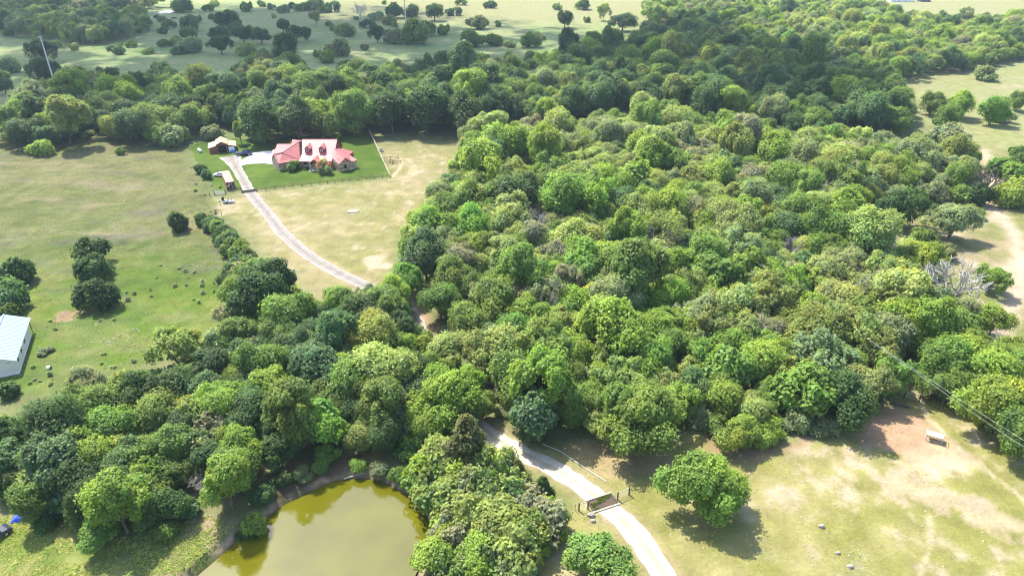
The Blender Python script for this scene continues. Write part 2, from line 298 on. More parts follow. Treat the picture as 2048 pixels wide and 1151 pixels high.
# ------------------------------------------------------------------ ground sheet
def build_ground():
    def axis(core0, core1, step, end, grow, most):
        a = list(np.arange(core0, core1, step)); s = step
        while a[-1] < end: s = min(s * grow, most); a.append(a[-1] + s)
        return a
    xp = axis(0, 85, 0.65, 600, 1.02, 5.0) + [900, 1600, 3000]
    xs = np.array(sorted(set([-x for x in xp] + xp)))
    ys = np.array([-600, -100, 20] + axis(44, 130, 0.65, 830, 1.011, 5.0) + [1100, 1800, 3200])
    X, Y = np.meshgrid(xs, ys); n_y, n_x = X.shape; x = X.ravel(); y = Y.ravel()
    Z = np.zeros_like(x)
    near = (y < 120) & (np.abs(x) < 80)
    sdp = np.full(x.shape, -99.0); sdp[near] = sdist(POND, x[near], y[near])
    Z -= np.clip((sdp + 1.9) / 2.6, 0, 1) ** 1.2 * 2.1
    Z += np.where((sdp < -2.6) & (sdp > -60), 0.0, 0)
    n1 = fbm(x / 40, y / 40, 1); n2 = fbm(x / 11, y / 11, 5); n3 = fbm(x / 3.2, y / 3.2, 9); n4 = fbm(x / 1.3, y / 1.3, 13, 3)
    st = fbm((x + y * 0.3) / 14, (y - 0.3 * x) / 4, 21)
    C = lambda *c: np.array(c, float)[None, :]
    mix = lambda a, b, t: a * (1 - t[:, None]) + b * t[:, None]
    S = lambda t, a, b: np.clip((t - a) / (b - a), 0, 1)
    base = mix(C(0.14, 0.20, 0.06), C(0.215, 0.235, 0.09), S(n1 * 0.5 + n2 * 0.5, 0.35, 0.65))
    base = mix(base, C(0.27, 0.24, 0.12), S(st, 0.52, 0.75) * 0.6)
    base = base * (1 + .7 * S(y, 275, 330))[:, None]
    # sunny far pasture, its sunlit tone put into the colour
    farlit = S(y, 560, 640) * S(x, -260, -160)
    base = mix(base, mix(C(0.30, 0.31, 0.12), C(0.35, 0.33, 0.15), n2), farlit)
    # rough weedy pasture west of the drive
    pw = Wp([(-300, 272), (140, 282), (372, 290), (392, 330), (432, 400), (470, 470), (480, 560), (450, 640), (450, 690), (330, 715), (100, 780), (-60, 790), (-300, 780)])
    m = S(sdist(pw, x, y), -3, 3)
    wd = mix(C(0.14, 0.20, 0.04), C(0.27, 0.255, 0.115), S(n1 * 0.45 + n2 * 0.35 + n3 * 0.35 + (y - 165) / 340, 0.47, 0.72))
    wd = mix(wd, C(0.20, 0.17, 0.135), S(n2 * 0.6 + n3 * 0.5, 0.60, 0.78) * 0.65)
    wd = mix(wd, C(0.09, 0.16, 0.025), S(n3, 0.56, 0.72) * 0.5)
    lush = S(158 - y, 0, 28)
    wd = mix(wd, mix(C(0.13, 0.22, 0.025), C(0.22, 0.245, 0.05), S(n3 * .6 + n2 * .4, 0.4, 0.65)), lush * 0.8)
    wd = wd * np.array([[.95, 1.0, .85]]) * (0.54 + 0.40 * S(n2 * .6 + n3 * .4, .3, .7))[:, None]; wd = mix(wd, C(0.30, 0.25, 0.15), S(fbm(x / 18, y / 7, 33), .56, .72) * .6); wd = mix(wd, C(0.12, 0.11, 0.10), S(fbm(x / 14, y / 6, 41), .58, .74) * .55)
    wd = mix(wd, mix(C(0.125, 0.21, 0.022), C(0.20, 0.235, 0.05), S(n3 * .6 + n2 * .4, 0.42, 0.66)), lush * .62)
    base = mix(base, wd, m)
    # straw paddock in front of the house
    pm = Wp([(515, 384), (780, 357), (745, 268), (1000, 262), (960, 340), (870, 400), (800, 470), (770, 560), (760, 590), (640, 600), (560, 560), (500, 470), (425, 395)])
    m = S(sdist(pm, x, y), -2.5, 2.5)
    mid = mix(C(0.27, 0.26, 0.095), C(0.40, 0.33, 0.175), S(n2 * 0.55 + n3 * 0.45, 0.38, 0.66))
    mid = mix(mid, C(0.52, 0.45, 0.33), S(n4 * .5 + n3 * .5, 0.60, 0.72) * S(n1, 0.4, 0.6) * 0.8)
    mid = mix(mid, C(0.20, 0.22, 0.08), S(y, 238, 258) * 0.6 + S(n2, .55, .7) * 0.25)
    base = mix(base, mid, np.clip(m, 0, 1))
    # paddock near the gate
    pr = Wp([(960, 850), (1130, 900), (1400, 850), (1500, 905), (1700, 860), (1830, 780), (1830, 730), (1960, 690), (2400, 900), (2400, 1500), (1100, 1500), (1060, 1100), (1150, 1000), (1000, 900)])
    m = S(sdist(pr, x, y), -2, 2)
    pd = mix(C(0.27, 0.265, 0.075), C(0.40, 0.355, 0.155), S(n2 * 0.5 + n3 * 0.5, 0.36, 0.66))
    pd = mix(pd, C(0.20, 0.25, 0.055), S(n3 * .6 + n4 * .4, 0.58, 0.74) * 0.6)
    pd = mix(pd, C(0.58, 0.47, 0.34), S(n2 * 0.35 + n3 * 0.4 + n4 * .25 + S(x, 35, 62) * 0.10 - S(y, 84, 98) * .1, 0.57, 0.70) * 0.85)
    base = mix(base, pd, m)
    # fields seen between the woods on the right
    pf = Wp([(1790, 160), (1900, 130), (2100, 110), (2300, 200), (2300, 330), (2060, 330), (1960, 300), (1830, 230)])
    m = S(sdist(pf, x, y), -4, 4)
    fr = mix(C(0.28, 0.31, 0.10), C(0.33, 0.31, 0.15), n2); fr = mix(fr, C(0.55, 0.42, 0.33), S(n2 * .7 + n1 * .3, 0.58, 0.68) * S(x, 235, 275))
    base = mix(base, fr, m)
    pc = Wp([(1650, 440), (1720, 400), (1960, 300), (2300, 300), (2300, 720), (1960, 720), (1880, 560), (1760, 490)])
    m = S(sdist(pc, x, y), -3, 4)
    cr = mix(C(0.22, 0.24, 0.075), C(0.36, 0.29, 0.16), S(n2 * .5 + n3 * .5, 0.44, 0.68)); base = mix(base, cr, m)
    # leaf litter under the woods
    wood = np.full(x.shape, -99.0)
    for R in (R_BELT, R_MID, R_POND, R_PENIN):
        wood = np.maximum(wood, sdist(Wp(R), x, y))
    litter = mix(C(0.115, 0.085, 0.05), C(0.26, 0.18, 0.115), S(n3 * .6 + n2 * .4, 0.42, 0.68)); litter = mix(litter, C(0.09, 0.11, 0.035), S(n2, 0.5, 0.65) * 0.7)
    base = mix(base, litter, S(wood + (n3 - .5) * 5, -2, 2.5) * 0.92)
    # worn dirt beside the drive and round the feeder
    def patch(pts, col, soft, k=1.0, nz=4.0):
        nonlocal base
        base = mix(base, col, S(sdist(Wp(pts), x, y) + (n3 - .5) * nz + (n4 - .5) * nz * .6, -soft, soft) * k)
    patch([(1680, 850), (1790, 815), (1845, 830), (1880, 870), (1960, 930), (1930, 950), (1850, 950), (1800, 910), (1720, 890)], mix(C(0.52, 0.33, 0.21), C(0.72, 0.58, 0.40), S(-y + x * .35, -62, -54)), 1.2, 0.95)
    patch([(1740, 950), (1820, 950), (1900, 985), (1990, 1010), (2060, 1040), (2060, 1090), (1940, 1050), (1840, 1000), (1770, 985)], C(0.54, 0.42, 0.29), 0.8, 0.7, 9)
    patch([(1130, 895), (1210, 880), (1290, 905), (1370, 915), (1450, 905), (1460, 925), (1330, 945), (1230, 960), (1170, 930)], C(0.42, 0.31, 0.17), 1.0, 0.75)
    patch([(1430, 830), (1540, 900), (1640, 870), (1500, 930), (1400, 920)], C(0.38, 0.25, 0.15), 1.0, 0.8)
    patch([(815, 600), (860, 625), (868, 660), (840, 690), (815, 660)], C(0.42, 0.25, 0.16), 1.0, 0.9)
    patch([(730, 515), (770, 510), (775, 535), (735, 540)], C(0.62, 0.50, 0.36), 1.0, 0.8)
    patch([(560, 940), (640, 900), (740, 900), (800, 930), (770, 960), (690, 955), (620, 975), (540, 1020), (510, 1010)], mix(C(0.13, 0.09, 0.055), C(0.22, 0.17, 0.06), S(n3, .4, .65)), 1.0, 0.9)
    patch([(300, 1110), (380, 1040), (470, 1030), (500, 1060), (420, 1130), (380, 1160), (300, 1160)], mix(C(0.17, 0.2, 0.05), C(0.38, 0.28, 0.18), S(n3 * .5 + n4 * .5, .45, .6)), 1.0, 0.85)
    patch([(-40, 1060), (100, 1000), (230, 1090), (300, 1160), (-40, 1180)], mix(C(0.19, 0.25, 0.05), C(0.36, 0.34, 0.13), S(n3 * .5 + n2 * .5, .42, .6)), 1.5, 0.95)
    patch([(430, 405), (470, 405), (480, 425), (440, 430)], C(0.48, 0.38, 0.25), 1.0, 0.7)
    patch([(110, 625), (150, 622), (160, 640), (110, 645)], C(0.42, 0.25, 0.19), 0.5, 0.7)
    # tracks
    def track(line, w, col, soft=0.5, k=0.9):
        nonlocal base
        base = mix(base, col, (1 - S(pdist(line, x, y) + (n4 - .5) * 0.8, w * 0.5 - soft, w * 0.5 + soft)) * k)
    pale = C(0.68, 0.54, 0.38); pinkp = C(0.60, 0.47, 0.34)
    track(TRACK_R, 3.6, pinkp, 1.4, 0.85); track(TRACK_R2, 3, pinkp, 1.2, .7); track(TRACK_R3, 3.5, pinkp, 1.5, .7)
    track(PATH_R, 0.5, pale, 0.4); track(PATH_B, 0.35, pale, 0.35, .8); track(PATH_T, 0.7, pale, 0.6); track(RING1, 0.6, pale, 1.0, .5); track(RING2, 0.6, pale, 1.0, .5)
    track(DL, 5.0, C(0.46, 0.36, 0.22), 1.2, 0.6)
    # pond bank
    edge = (1 - S(np.abs(sdp + 0.65 + (n4 - .5) * .8), 0.15, 0.55)) * S(n3, .3, .5); base = mix(base, C(0.48, 0.35, 0.23), edge * 0.9)
    base = mix(base, C(0.12, 0.10, 0.03), S(sdp, -0.5, 0.0))
    V = np.stack([x, y, Z], 1)
    I = np.arange(n_y * n_x).reshape(n_y, n_x); Q = np.stack([I[:-1, :-1].ravel(), I[:-1, 1:].ravel(), I[1:, 1:].ravel(), I[1:, :-1].ravel()], 1)
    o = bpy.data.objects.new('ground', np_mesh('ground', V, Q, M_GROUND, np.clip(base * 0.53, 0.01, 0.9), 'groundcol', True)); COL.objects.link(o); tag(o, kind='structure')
build_ground()

def sheet(name, outline, z, mat, col_fn, step):
    """flat sheet inside an outline: a fine grid of cells whose corners lie inside, fitted to the edge"""
    P = np.array([p[:2] for p in outline]); x0, y0 = P.min(0); x1, y1 = P.max(0)
    m = MB(); m.poly([(p[0], p[1], z) for p in outline]); o = m.build(name, mat)
    import bmesh
    bm = bmesh.new(); bm.from_mesh(o.data)
    for a in np.arange(x0 + step, x1, step): bmesh.ops.bisect_plane(bm, geom=bm.verts[:] + bm.edges[:] + bm.faces[:], plane_co=(a, 0, 0), plane_no=(1, 0, 0))
    for a in np.arange(y0 + step, y1, step): bmesh.ops.bisect_plane(bm, geom=bm.verts[:] + bm.edges[:] + bm.faces[:], plane_co=(0, a, 0), plane_no=(0, 1, 0))
    bm.normal_update()
    if bm.faces and sum(f.normal.z for f in bm.faces) < 0: bmesh.ops.reverse_faces(bm, faces=bm.faces[:])
    bm.to_mesh(o.data); bm.free()
    n = len(o.data.vertices); co = np.zeros(n * 3, np.float32); o.data.vertices.foreach_get('co', co); co = co.reshape(-1, 3)
    c = col_fn(co[:, 0], co[:, 1]); a = o.data.attributes.new('groundcol', 'FLOAT_COLOR', 'POINT'); c4 = np.ones((n, 4), np.float32); c4[:, :3] = c; a.data.foreach_set('color', c4.ravel())
    return o
_lj = random.Random(8); _L = []
for _a, _b in zip(LAWN, LAWN[1:] + LAWN[:1]):
    _a = Vector(_a); _b = Vector(_b); _n = max(1, int((_b - _a).length / 1.5))
    for _i in range(_n): _L.append(tuple(_a.lerp(_b, _i / _n) + Vector((_lj.uniform(-.4, .4), _lj.uniform(-.4, .4), 0))))
def lawn_col(x, y):
    n2 = fbm(x / 9, y / 9, 2); n3 = fbm(x / 2.5, y / 2.5, 4)
    t = np.clip((n2 * .6 + n3 * .4 - .35) / .3, 0, 1)[:, None]
    return np.array([[0.034, 0.066, 0.005]]) * (1 - t) + np.array([[0.064, 0.098, 0.012]]) * t
tag(sheet('lawn', _L, 0.006, M_LAWN, lawn_col, 2.0), kind='structure')
def build_drive():
    w = 3.3; cols = 13; V = []; C_ = []
    L = 0
    for i, p in enumerate(DRIVE):
        a = DRIVE[max(i - 1, 0)]; b = DRIVE[min(i + 1, len(DRIVE) - 1)]; t = (b - a).normalized(); nrm = Vector((-t.y, t.x, 0))
        if i: L += (p - DRIVE[i - 1]).length
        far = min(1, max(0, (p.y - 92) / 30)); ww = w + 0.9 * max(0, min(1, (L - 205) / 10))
        if i > len(DRIVE) - 14: ww = w + 0.9 + (i - (len(DRIVE) - 14)) * 0.28
        for k in range(cols):
            s = k / (cols - 1) - 0.5; jit = (vnoise(L * 0.9, k * 9.1, 3) - .5) * 0.5 if k in (0, cols - 1) else 0
            q = p + nrm * (s * ww + jit * (1 if s > 0 else -1)); V.append((q.x, q.y, 0.010))
            e = abs(s) * 2
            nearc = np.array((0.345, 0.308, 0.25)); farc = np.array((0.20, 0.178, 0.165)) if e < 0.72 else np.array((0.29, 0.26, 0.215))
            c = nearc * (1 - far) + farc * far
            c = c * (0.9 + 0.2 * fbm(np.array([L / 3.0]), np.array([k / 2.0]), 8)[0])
            if e < 0.2: c = c * np.array((.84, .86, .74))
            elif 0.3 < e < .6: c = c * 1.05
            c = c * (0.86 + 0.28 * fbm(np.array([L / 1.1 + 40]), np.array([k * .9]), 15)[0])
            C_.append(c)
    n = len(DRIVE); I = np.arange(n * cols).reshape(n, cols)
    Q = np.stack([I[:-1, :-1].ravel(), I[1:, :-1].ravel(), I[1:, 1:].ravel(), I[:-1, 1:].ravel()], 1)[:, ::-1]
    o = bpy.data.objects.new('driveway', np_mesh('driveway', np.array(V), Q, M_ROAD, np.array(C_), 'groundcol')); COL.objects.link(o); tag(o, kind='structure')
build_drive()
PAD = Wp([(478, 332), (479, 322), (498, 312), (509, 305), (530, 302), (549, 302), (560, 330), (530, 326.5), (505, 327), (490, 329)])
pad = MB().prism([p[:2] for p in PAD][::-1], -0.1, 0.03).build('parking_pad', M_CONC); tag(pad, kind='structure')
MB().poly([(p[0], p[1], WATER_Z) for p in POND][::-1]).build('pond_water', M_WATER)['kind'] = 'structure'
fp = [tuple(p) for p in smooth([W(a, b, 0.05) for a, b in ((213, 25), (232, 22), (255, 19), (272, 19), (282, 24), (275, 30), (290, 28), (315, 24), (340, 20), (352, 21), (335, 27), (312, 29), (280, 33), (245, 31), (225, 29), (213, 25))], 3)][:-1]
MB().poly(fp).build('far_pond_water', M_WATERF)['kind'] = 'structure'

# ------------------------------------------------------------------ tree prototypes
def unit(v): return v / (np.linalg.norm(v, axis=-1, keepdims=True) + 1e-9)
def crown_arrays(r, R, H, z0, nl, lr, nleaf, leaf, wobk=1.0, spread=0.75, conic=False, flat=0.0, gaps=0.25, upbias=0.35, aspect=0.62, hue=0.085):
    """leaf-sized faces over clumps that sit on an uneven ellipsoid: (verts, quads, colours, clump centres)"""
    Hc = (H - z0) / 2; cz = z0 + Hc
    cen = []; rad = []; ph = r.random(4) * 6.28
    for i in range(nl):
        if conic:
            t = ((i + .5) / nl) ** 0.8; a = i * 2.4 + r.random() * .6; rr = R * (1 - t) ** 0.8 * (0.45 + 0.3 * r.random()); cen.append((rr * math.cos(a), rr * math.sin(a), z0 + (H - z0) * (0.06 + 0.88 * t))); rad.append(lr * R * (1.05 - 0.6 * t)); continue
        d = unit(r.normal(size=3)); d[2] = d[2] * 0.9 + 0.18; d = unit(d)
        wob = 1 + wobk * 0.28 * math.sin(2 * math.atan2(d[1], d[0]) + ph[0]) + wobk * 0.18 * math.sin(3 * math.atan2(d[1], d[0]) + ph[1])
        s = spread * (0.62 + 0.56 * r.random()); c = np.array((d[0] * R * wob, d[1] * R * wob, d[2] * Hc * (1 - flat))) * s; c[2] += cz
        q = lr * R * (0.65 + 0.7 * r.random())
        if c[2] - q < z0 * 0.6: c[2] = z0 * 0.6 + q
        cen.append(tuple(c)); rad.append(q)
    cen = np.array(cen); rad = np.array(rad)
    p = rad ** 2 / (rad ** 2).sum(); n0 = int(nleaf * 3.0); k = r.choice(len(cen), n0, p=p)
    d = unit(r.normal(size=(n0, 3)) + np.array((0, 0, upbias))); out = unit(cen[k] - np.array((0, 0, cz - 0.2 * Hc)))
    keep = ((d * out).sum(1) > -0.45); d = d[keep]; k = k[keep]
    inner = r.random(len(k)) < 0.13
    bump = 1 + 0.20 * np.sin(d[:, 0] * 7 + k) * np.sin(d[:, 1] * 6 + 2 * k) + 0.16 * r.normal(size=len(k))
    rr = rad[k] * np.where(inner, 0.35 + 0.5 * r.random(len(k)), bump)
    anis = r.uniform(.72, 1.3, (len(cen), 3)) * np.array((1, 1, .85)); sprig = r.random(len(k)) < .22; rr = np.where(sprig, rad[k] * r.uniform(1.0, 1.55, len(k)), rr)
    pos = cen[k] + d * rr[:, None] * anis[k]
    dm = np.linalg.norm(pos[:, None, :] - cen[None], axis=2) / rad[None]; dm[np.arange(len(k)), k] = 9
    ok = (dm.min(1) > 0.80) | inner
    g = fbm(pos[:, 0] * 1.3 + pos[:, 2] * 1.0 + 50, pos[:, 1] * 1.3 - pos[:, 2] * .8 + 50, int(ph[0] * 10), 2); ok &= g > gaps + .11
    ok &= pos[:, 2] > 0.05
    pos = pos[ok][:nleaf]; d = d[ok][:nleaf]; k = k[ok][:nleaf]; n = len(pos)
    mid_ = (np.percentile(pos[:, :2], 2.5, axis=0) + np.percentile(pos[:, :2], 97.5, axis=0)) / 2; pos[:, :2] -= mid_; cen[:, :2] -= mid_
    q97 = np.percentile(np.hypot(pos[:, 0], pos[:, 1]), 97.5); fxy = R / q97; fz = H / np.percentile(pos[:, 2], 99.7)
    pos = pos * np.array((fxy, fxy, fz)); cen = cen * np.array((fxy, fxy, fz))
    nor = unit(d * 0.85 + r.normal(size=(n, 3)) * 0.46 + np.array((0, 0, 0.62)))
    t = unit(np.cross(nor, r.normal(size=(n, 3)))); b = np.cross(nor, t); L = leaf * (0.65 + 0.7 * r.random((n, 1))); Wd = L * aspect
    v = np.stack([pos - t * L, pos - b * Wd + nor * L * .18, pos + t * L - nor * L * 0.22, pos + b * Wd + nor * L * .18], 1).reshape(-1, 3)
    lobev = 0.78 + 0.44 * r.random(len(cen)); lobeh = r.normal(size=len(cen)) * hue * .7
    br = lobev[k] * (0.78 + 0.44 * r.random(n)); hu = lobeh[k] + r.normal(size=n) * hue * .6
    col = np.stack([br * (1 + hu), br * (1 + hu * .25), br * (1 - hu * .6)], 1)
    return v, np.arange(n * 4).reshape(n, 4), np.repeat(col, 4, 0), cen
def limb_mb(r, cen, R, H, z0, tr, mat_n=8, nlimb=10):
    m = MB(); top = max(z0 * 1.2, H * 0.42); fork = Vector((r.normal() * .15, r.normal() * .15, max(0.8, z0 * 0.75)))
    m.tube((0, 0, -0.3), (0, 0, 0.35), tr * 1.5, tr * 1.05, 7, False); m.tube((0, 0, 0.35), fork, tr * 1.05, tr * .85, 7, False)
    idx = r.permutation(len(cen))[:nlimb]
    for i in idx:
        c = Vector(cen[i]); mid = fork.lerp(c, 0.5) + Vector((r.normal() * .12 * R, r.normal() * .12 * R, 0.08 * H)); q = tr * (0.34 + 0.25 * r.random())
        m.tube(fork, mid, q, q * .7, 5, False); m.tube(mid, c, q * .7, q * .22, 4, False)
        for j in range(2):
            e = c + Vector(r.normal(size=3)) * 0.13 * R; m.tube(mid.lerp(c, .6), e, q * .3, q * .1, 3, False)
    return m
PROTO = {}
def proto(kind, seeds, R, H, z0, trunk_r, bark=None, **kw):
    PROTO[kind] = []
    for s in seeds:
        r = np.random.default_rng(s); v, q, c, cen = crown_arrays(r, R, H, z0, **kw)
        cm = np_mesh('crown', v, q, M_LEAF, c)
        tm = limb_mb(r, cen, R, H, z0, trunk_r, nlimb=12).mesh('trunk', bark or M_BARK) if trunk_r else None
        PROTO[kind].append((cm, tm, R, H))
proto('broad', range(10, 16), 5.5, 10.5, 2.2, 0.26, nl=26, lr=0.33, nleaf=12500, leaf=0.235)
proto('tall', range(20, 24), 4.6, 12.5, 3.0, 0.24, nl=26, lr=0.33, nleaf=11000, leaf=0.235, spread=.78)
proto('oak', range(30, 34), 6.5, 9.0, 2.6, 0.38, nl=30, lr=0.26, nleaf=10500, leaf=0.235, spread=.85, gaps=.30, flat=.1)
proto('airy', range(40, 45), 5.5, 10.5, 2.4, 0.22, M_BARKG, nl=34, lr=0.23, nleaf=6500, leaf=0.24, spread=.88, gaps=.33, hue=.11)
proto('big', range(50, 53), 5.0, 10.0, 1.4, 0.24, nl=24, lr=0.34, nleaf=5200, leaf=0.40, gaps=.27)
proto('fine', range(55, 58), 5.2, 10.0, 2.0, 0.24, nl=22, lr=0.36, nleaf=13000, leaf=0.21, gaps=.2, hue=.07)
proto('cedar', range(60, 63), 3.2, 7.5, 0.3, 0.16, nl=30, lr=0.34, nleaf=7000, leaf=0.2, conic=True, gaps=.2, upbias=.8, aspect=.4)
proto('shrub', range(70, 75), 2.6, 3.0, 0.0, 0.07, nl=16, lr=0.36, nleaf=3600, leaf=0.2, spread=.72, gaps=.22)
proto('mound', range(80, 83), 2.8, 2.6, 0.0, 0.07, nl=20, lr=0.30, nleaf=3000, leaf=0.2, spread=.8, gaps=.22, flat=.1)
PROTO['lone'] = []
for s in (91, 92):
    r = np.random.default_rng(s); v, q, c, cen = crown_arrays(r, 5.8, 10.0, 1.6, nl=44, lr=0.25, nleaf=20000, leaf=0.21, wobk=.35, spread=.82, gaps=.3)
    PROTO['lone'].append((np_mesh('crown', v, q, M_LEAF, c), limb_mb(r, cen, 5.8, 10.0, 1.6, 0.3, nlimb=20).mesh('trunk', M_BARK), 5.8, 10.0))
def dead_proto(seed, H, R, mat, levels=4, tr=0.24, up=0.5, nb=4):
    r = np.random.default_rng(seed); tm = MB(); bmz = MB(); tm.tube((0, 0, -.3), (0.2, 0, H * .3), tr, tr * .75, 6, False)
    def grow(p, d, L, q, lv):
        e = p + d * L; (bmz).tube(p, e, q, q * .66, 4 if lv > 1 else 3, False)
        if lv == 0: return
        for i in range(nb if lv > 1 else 3):
            nd = (d + Vector(r.normal(size=3)) * 0.62 + Vector((0, 0, up * .25))).normalized(); grow(p.lerp(e, 0.45 + .55 * r.random()), nd, L * (0.55 + .25 * r.random()), q * .68, lv - 1)
    f = Vector((0.2, 0, H * .3))
    for i in range(6):
        a = i * 1.05 + r.random() * .5; d = Vector((math.cos(a) * R / H, math.sin(a) * R / H, up * (0.5 + r.random()))).normalized(); grow(f, d, H * .32, tr * .55, levels - 1)
    return (bmz.mesh('bare_branches', mat), tm.mesh('trunk', mat), R, H)
PROTO['dead'] = [dead_proto(s, 9.0, 5.5, M_DEADW, 4) for s in (101, 102, 103)]
PROTO['twig'] = []
for s_ in (121, 122, 123):
    r = np.random.default_rng(s_); v, q, c, cen = crown_arrays(r, 5.0, 9.5, 2.4, nl=30, lr=0.24, nleaf=2600, leaf=0.22, spread=.9, gaps=.34)
    dd = dead_proto(s_ + 50, 9.0, 5.5, M_DEADW, 4); j_ = dd[0]; bm_ = __import__('bmesh').new(); bm_.from_mesh(j_); bm_.from_mesh(dd[1]); tw = bpy.data.meshes.new('trunk'); bm_.to_mesh(tw); bm_.free(); tw.materials.append(M_DEADW)
    PROTO['twig'].append((np_mesh('crown', v, q, M_LEAF, c), tw, 5.0, 9.5))
PROTO['snag'] = [dead_proto(111, 9.0, 3.0, M_SNAG, 3, 0.3, 0.9, 3)]

COLS = dict(b=(.225, .325, .045), m=(.155, .24, .045), d=(.070, .128, .032), y=(.32, .36, .07), g=(.225, .28, .12), o=(.225, .275, .065), v=(.165, .295, .045), u=(.105, .19, .066), c=(.16, .17, .05), l=(.275, .345, .10), k=(.4, .4, .4), e=(.255, .27, .15))
CNAME = dict(b='bright green', m='mid green', d='dark green', y='yellow-green', g='grey-green', o='olive green', v='vivid green', u='blue-green', c='olive-brown', l='light green', k='bare grey', e='dusty brown')
KNAME = dict(broad='broadleaf_tree', tall='broadleaf_tree', fine='broadleaf_tree', big='broadleaf_tree', lone='broadleaf_tree', oak='oak_tree', airy='thin_crowned_tree', cedar='cedar_tree', shrub='shrub', mound='shrub', dead='dead_tree', snag='dead_tree', twig='thin_crowned_tree')
KWORD = dict(broad='round-crowned tree', tall='tall narrow tree', fine='fine-leaved tree', big='large-leaved tree', lone='leafy tree', oak='spreading oak', airy='thin-crowned tree', cedar='conical cedar', shrub='bushy shrub', mound='low mounded shrub', dead='leafless tree', snag='leafless snag', twig='half-bare twiggy tree')
RATIO = dict(broad=.98, tall=1.3, fine=.98, big=1.0, lone=.86, oak=.72, airy=.95, cedar=1.2, shrub=.62, mound=.5, dead=.85, snag=1.5, twig=.95)
TREES = []   # dicts: kind, col, X, Y, w, h, label, size_px, hand
def add_px(kind, col, cx, cy, wpx, label=None, hr=1.0, group=None):
    """a plant whose crown centre the photo shows at cx, cy and whose crown spans wpx"""
    h = 6.0
    for _ in range(4):
        p = W(cx, cy, h * 0.56); w = wpx * proj(*p)[2] / FPX; h = w * RATIO[kind] * hr
    TREES.append(dict(kind=kind, col=col, X=p.x, Y=p.y, w=w, h=h, label=label, size=wpx, hand=True, group=group)); return TREES[-1]

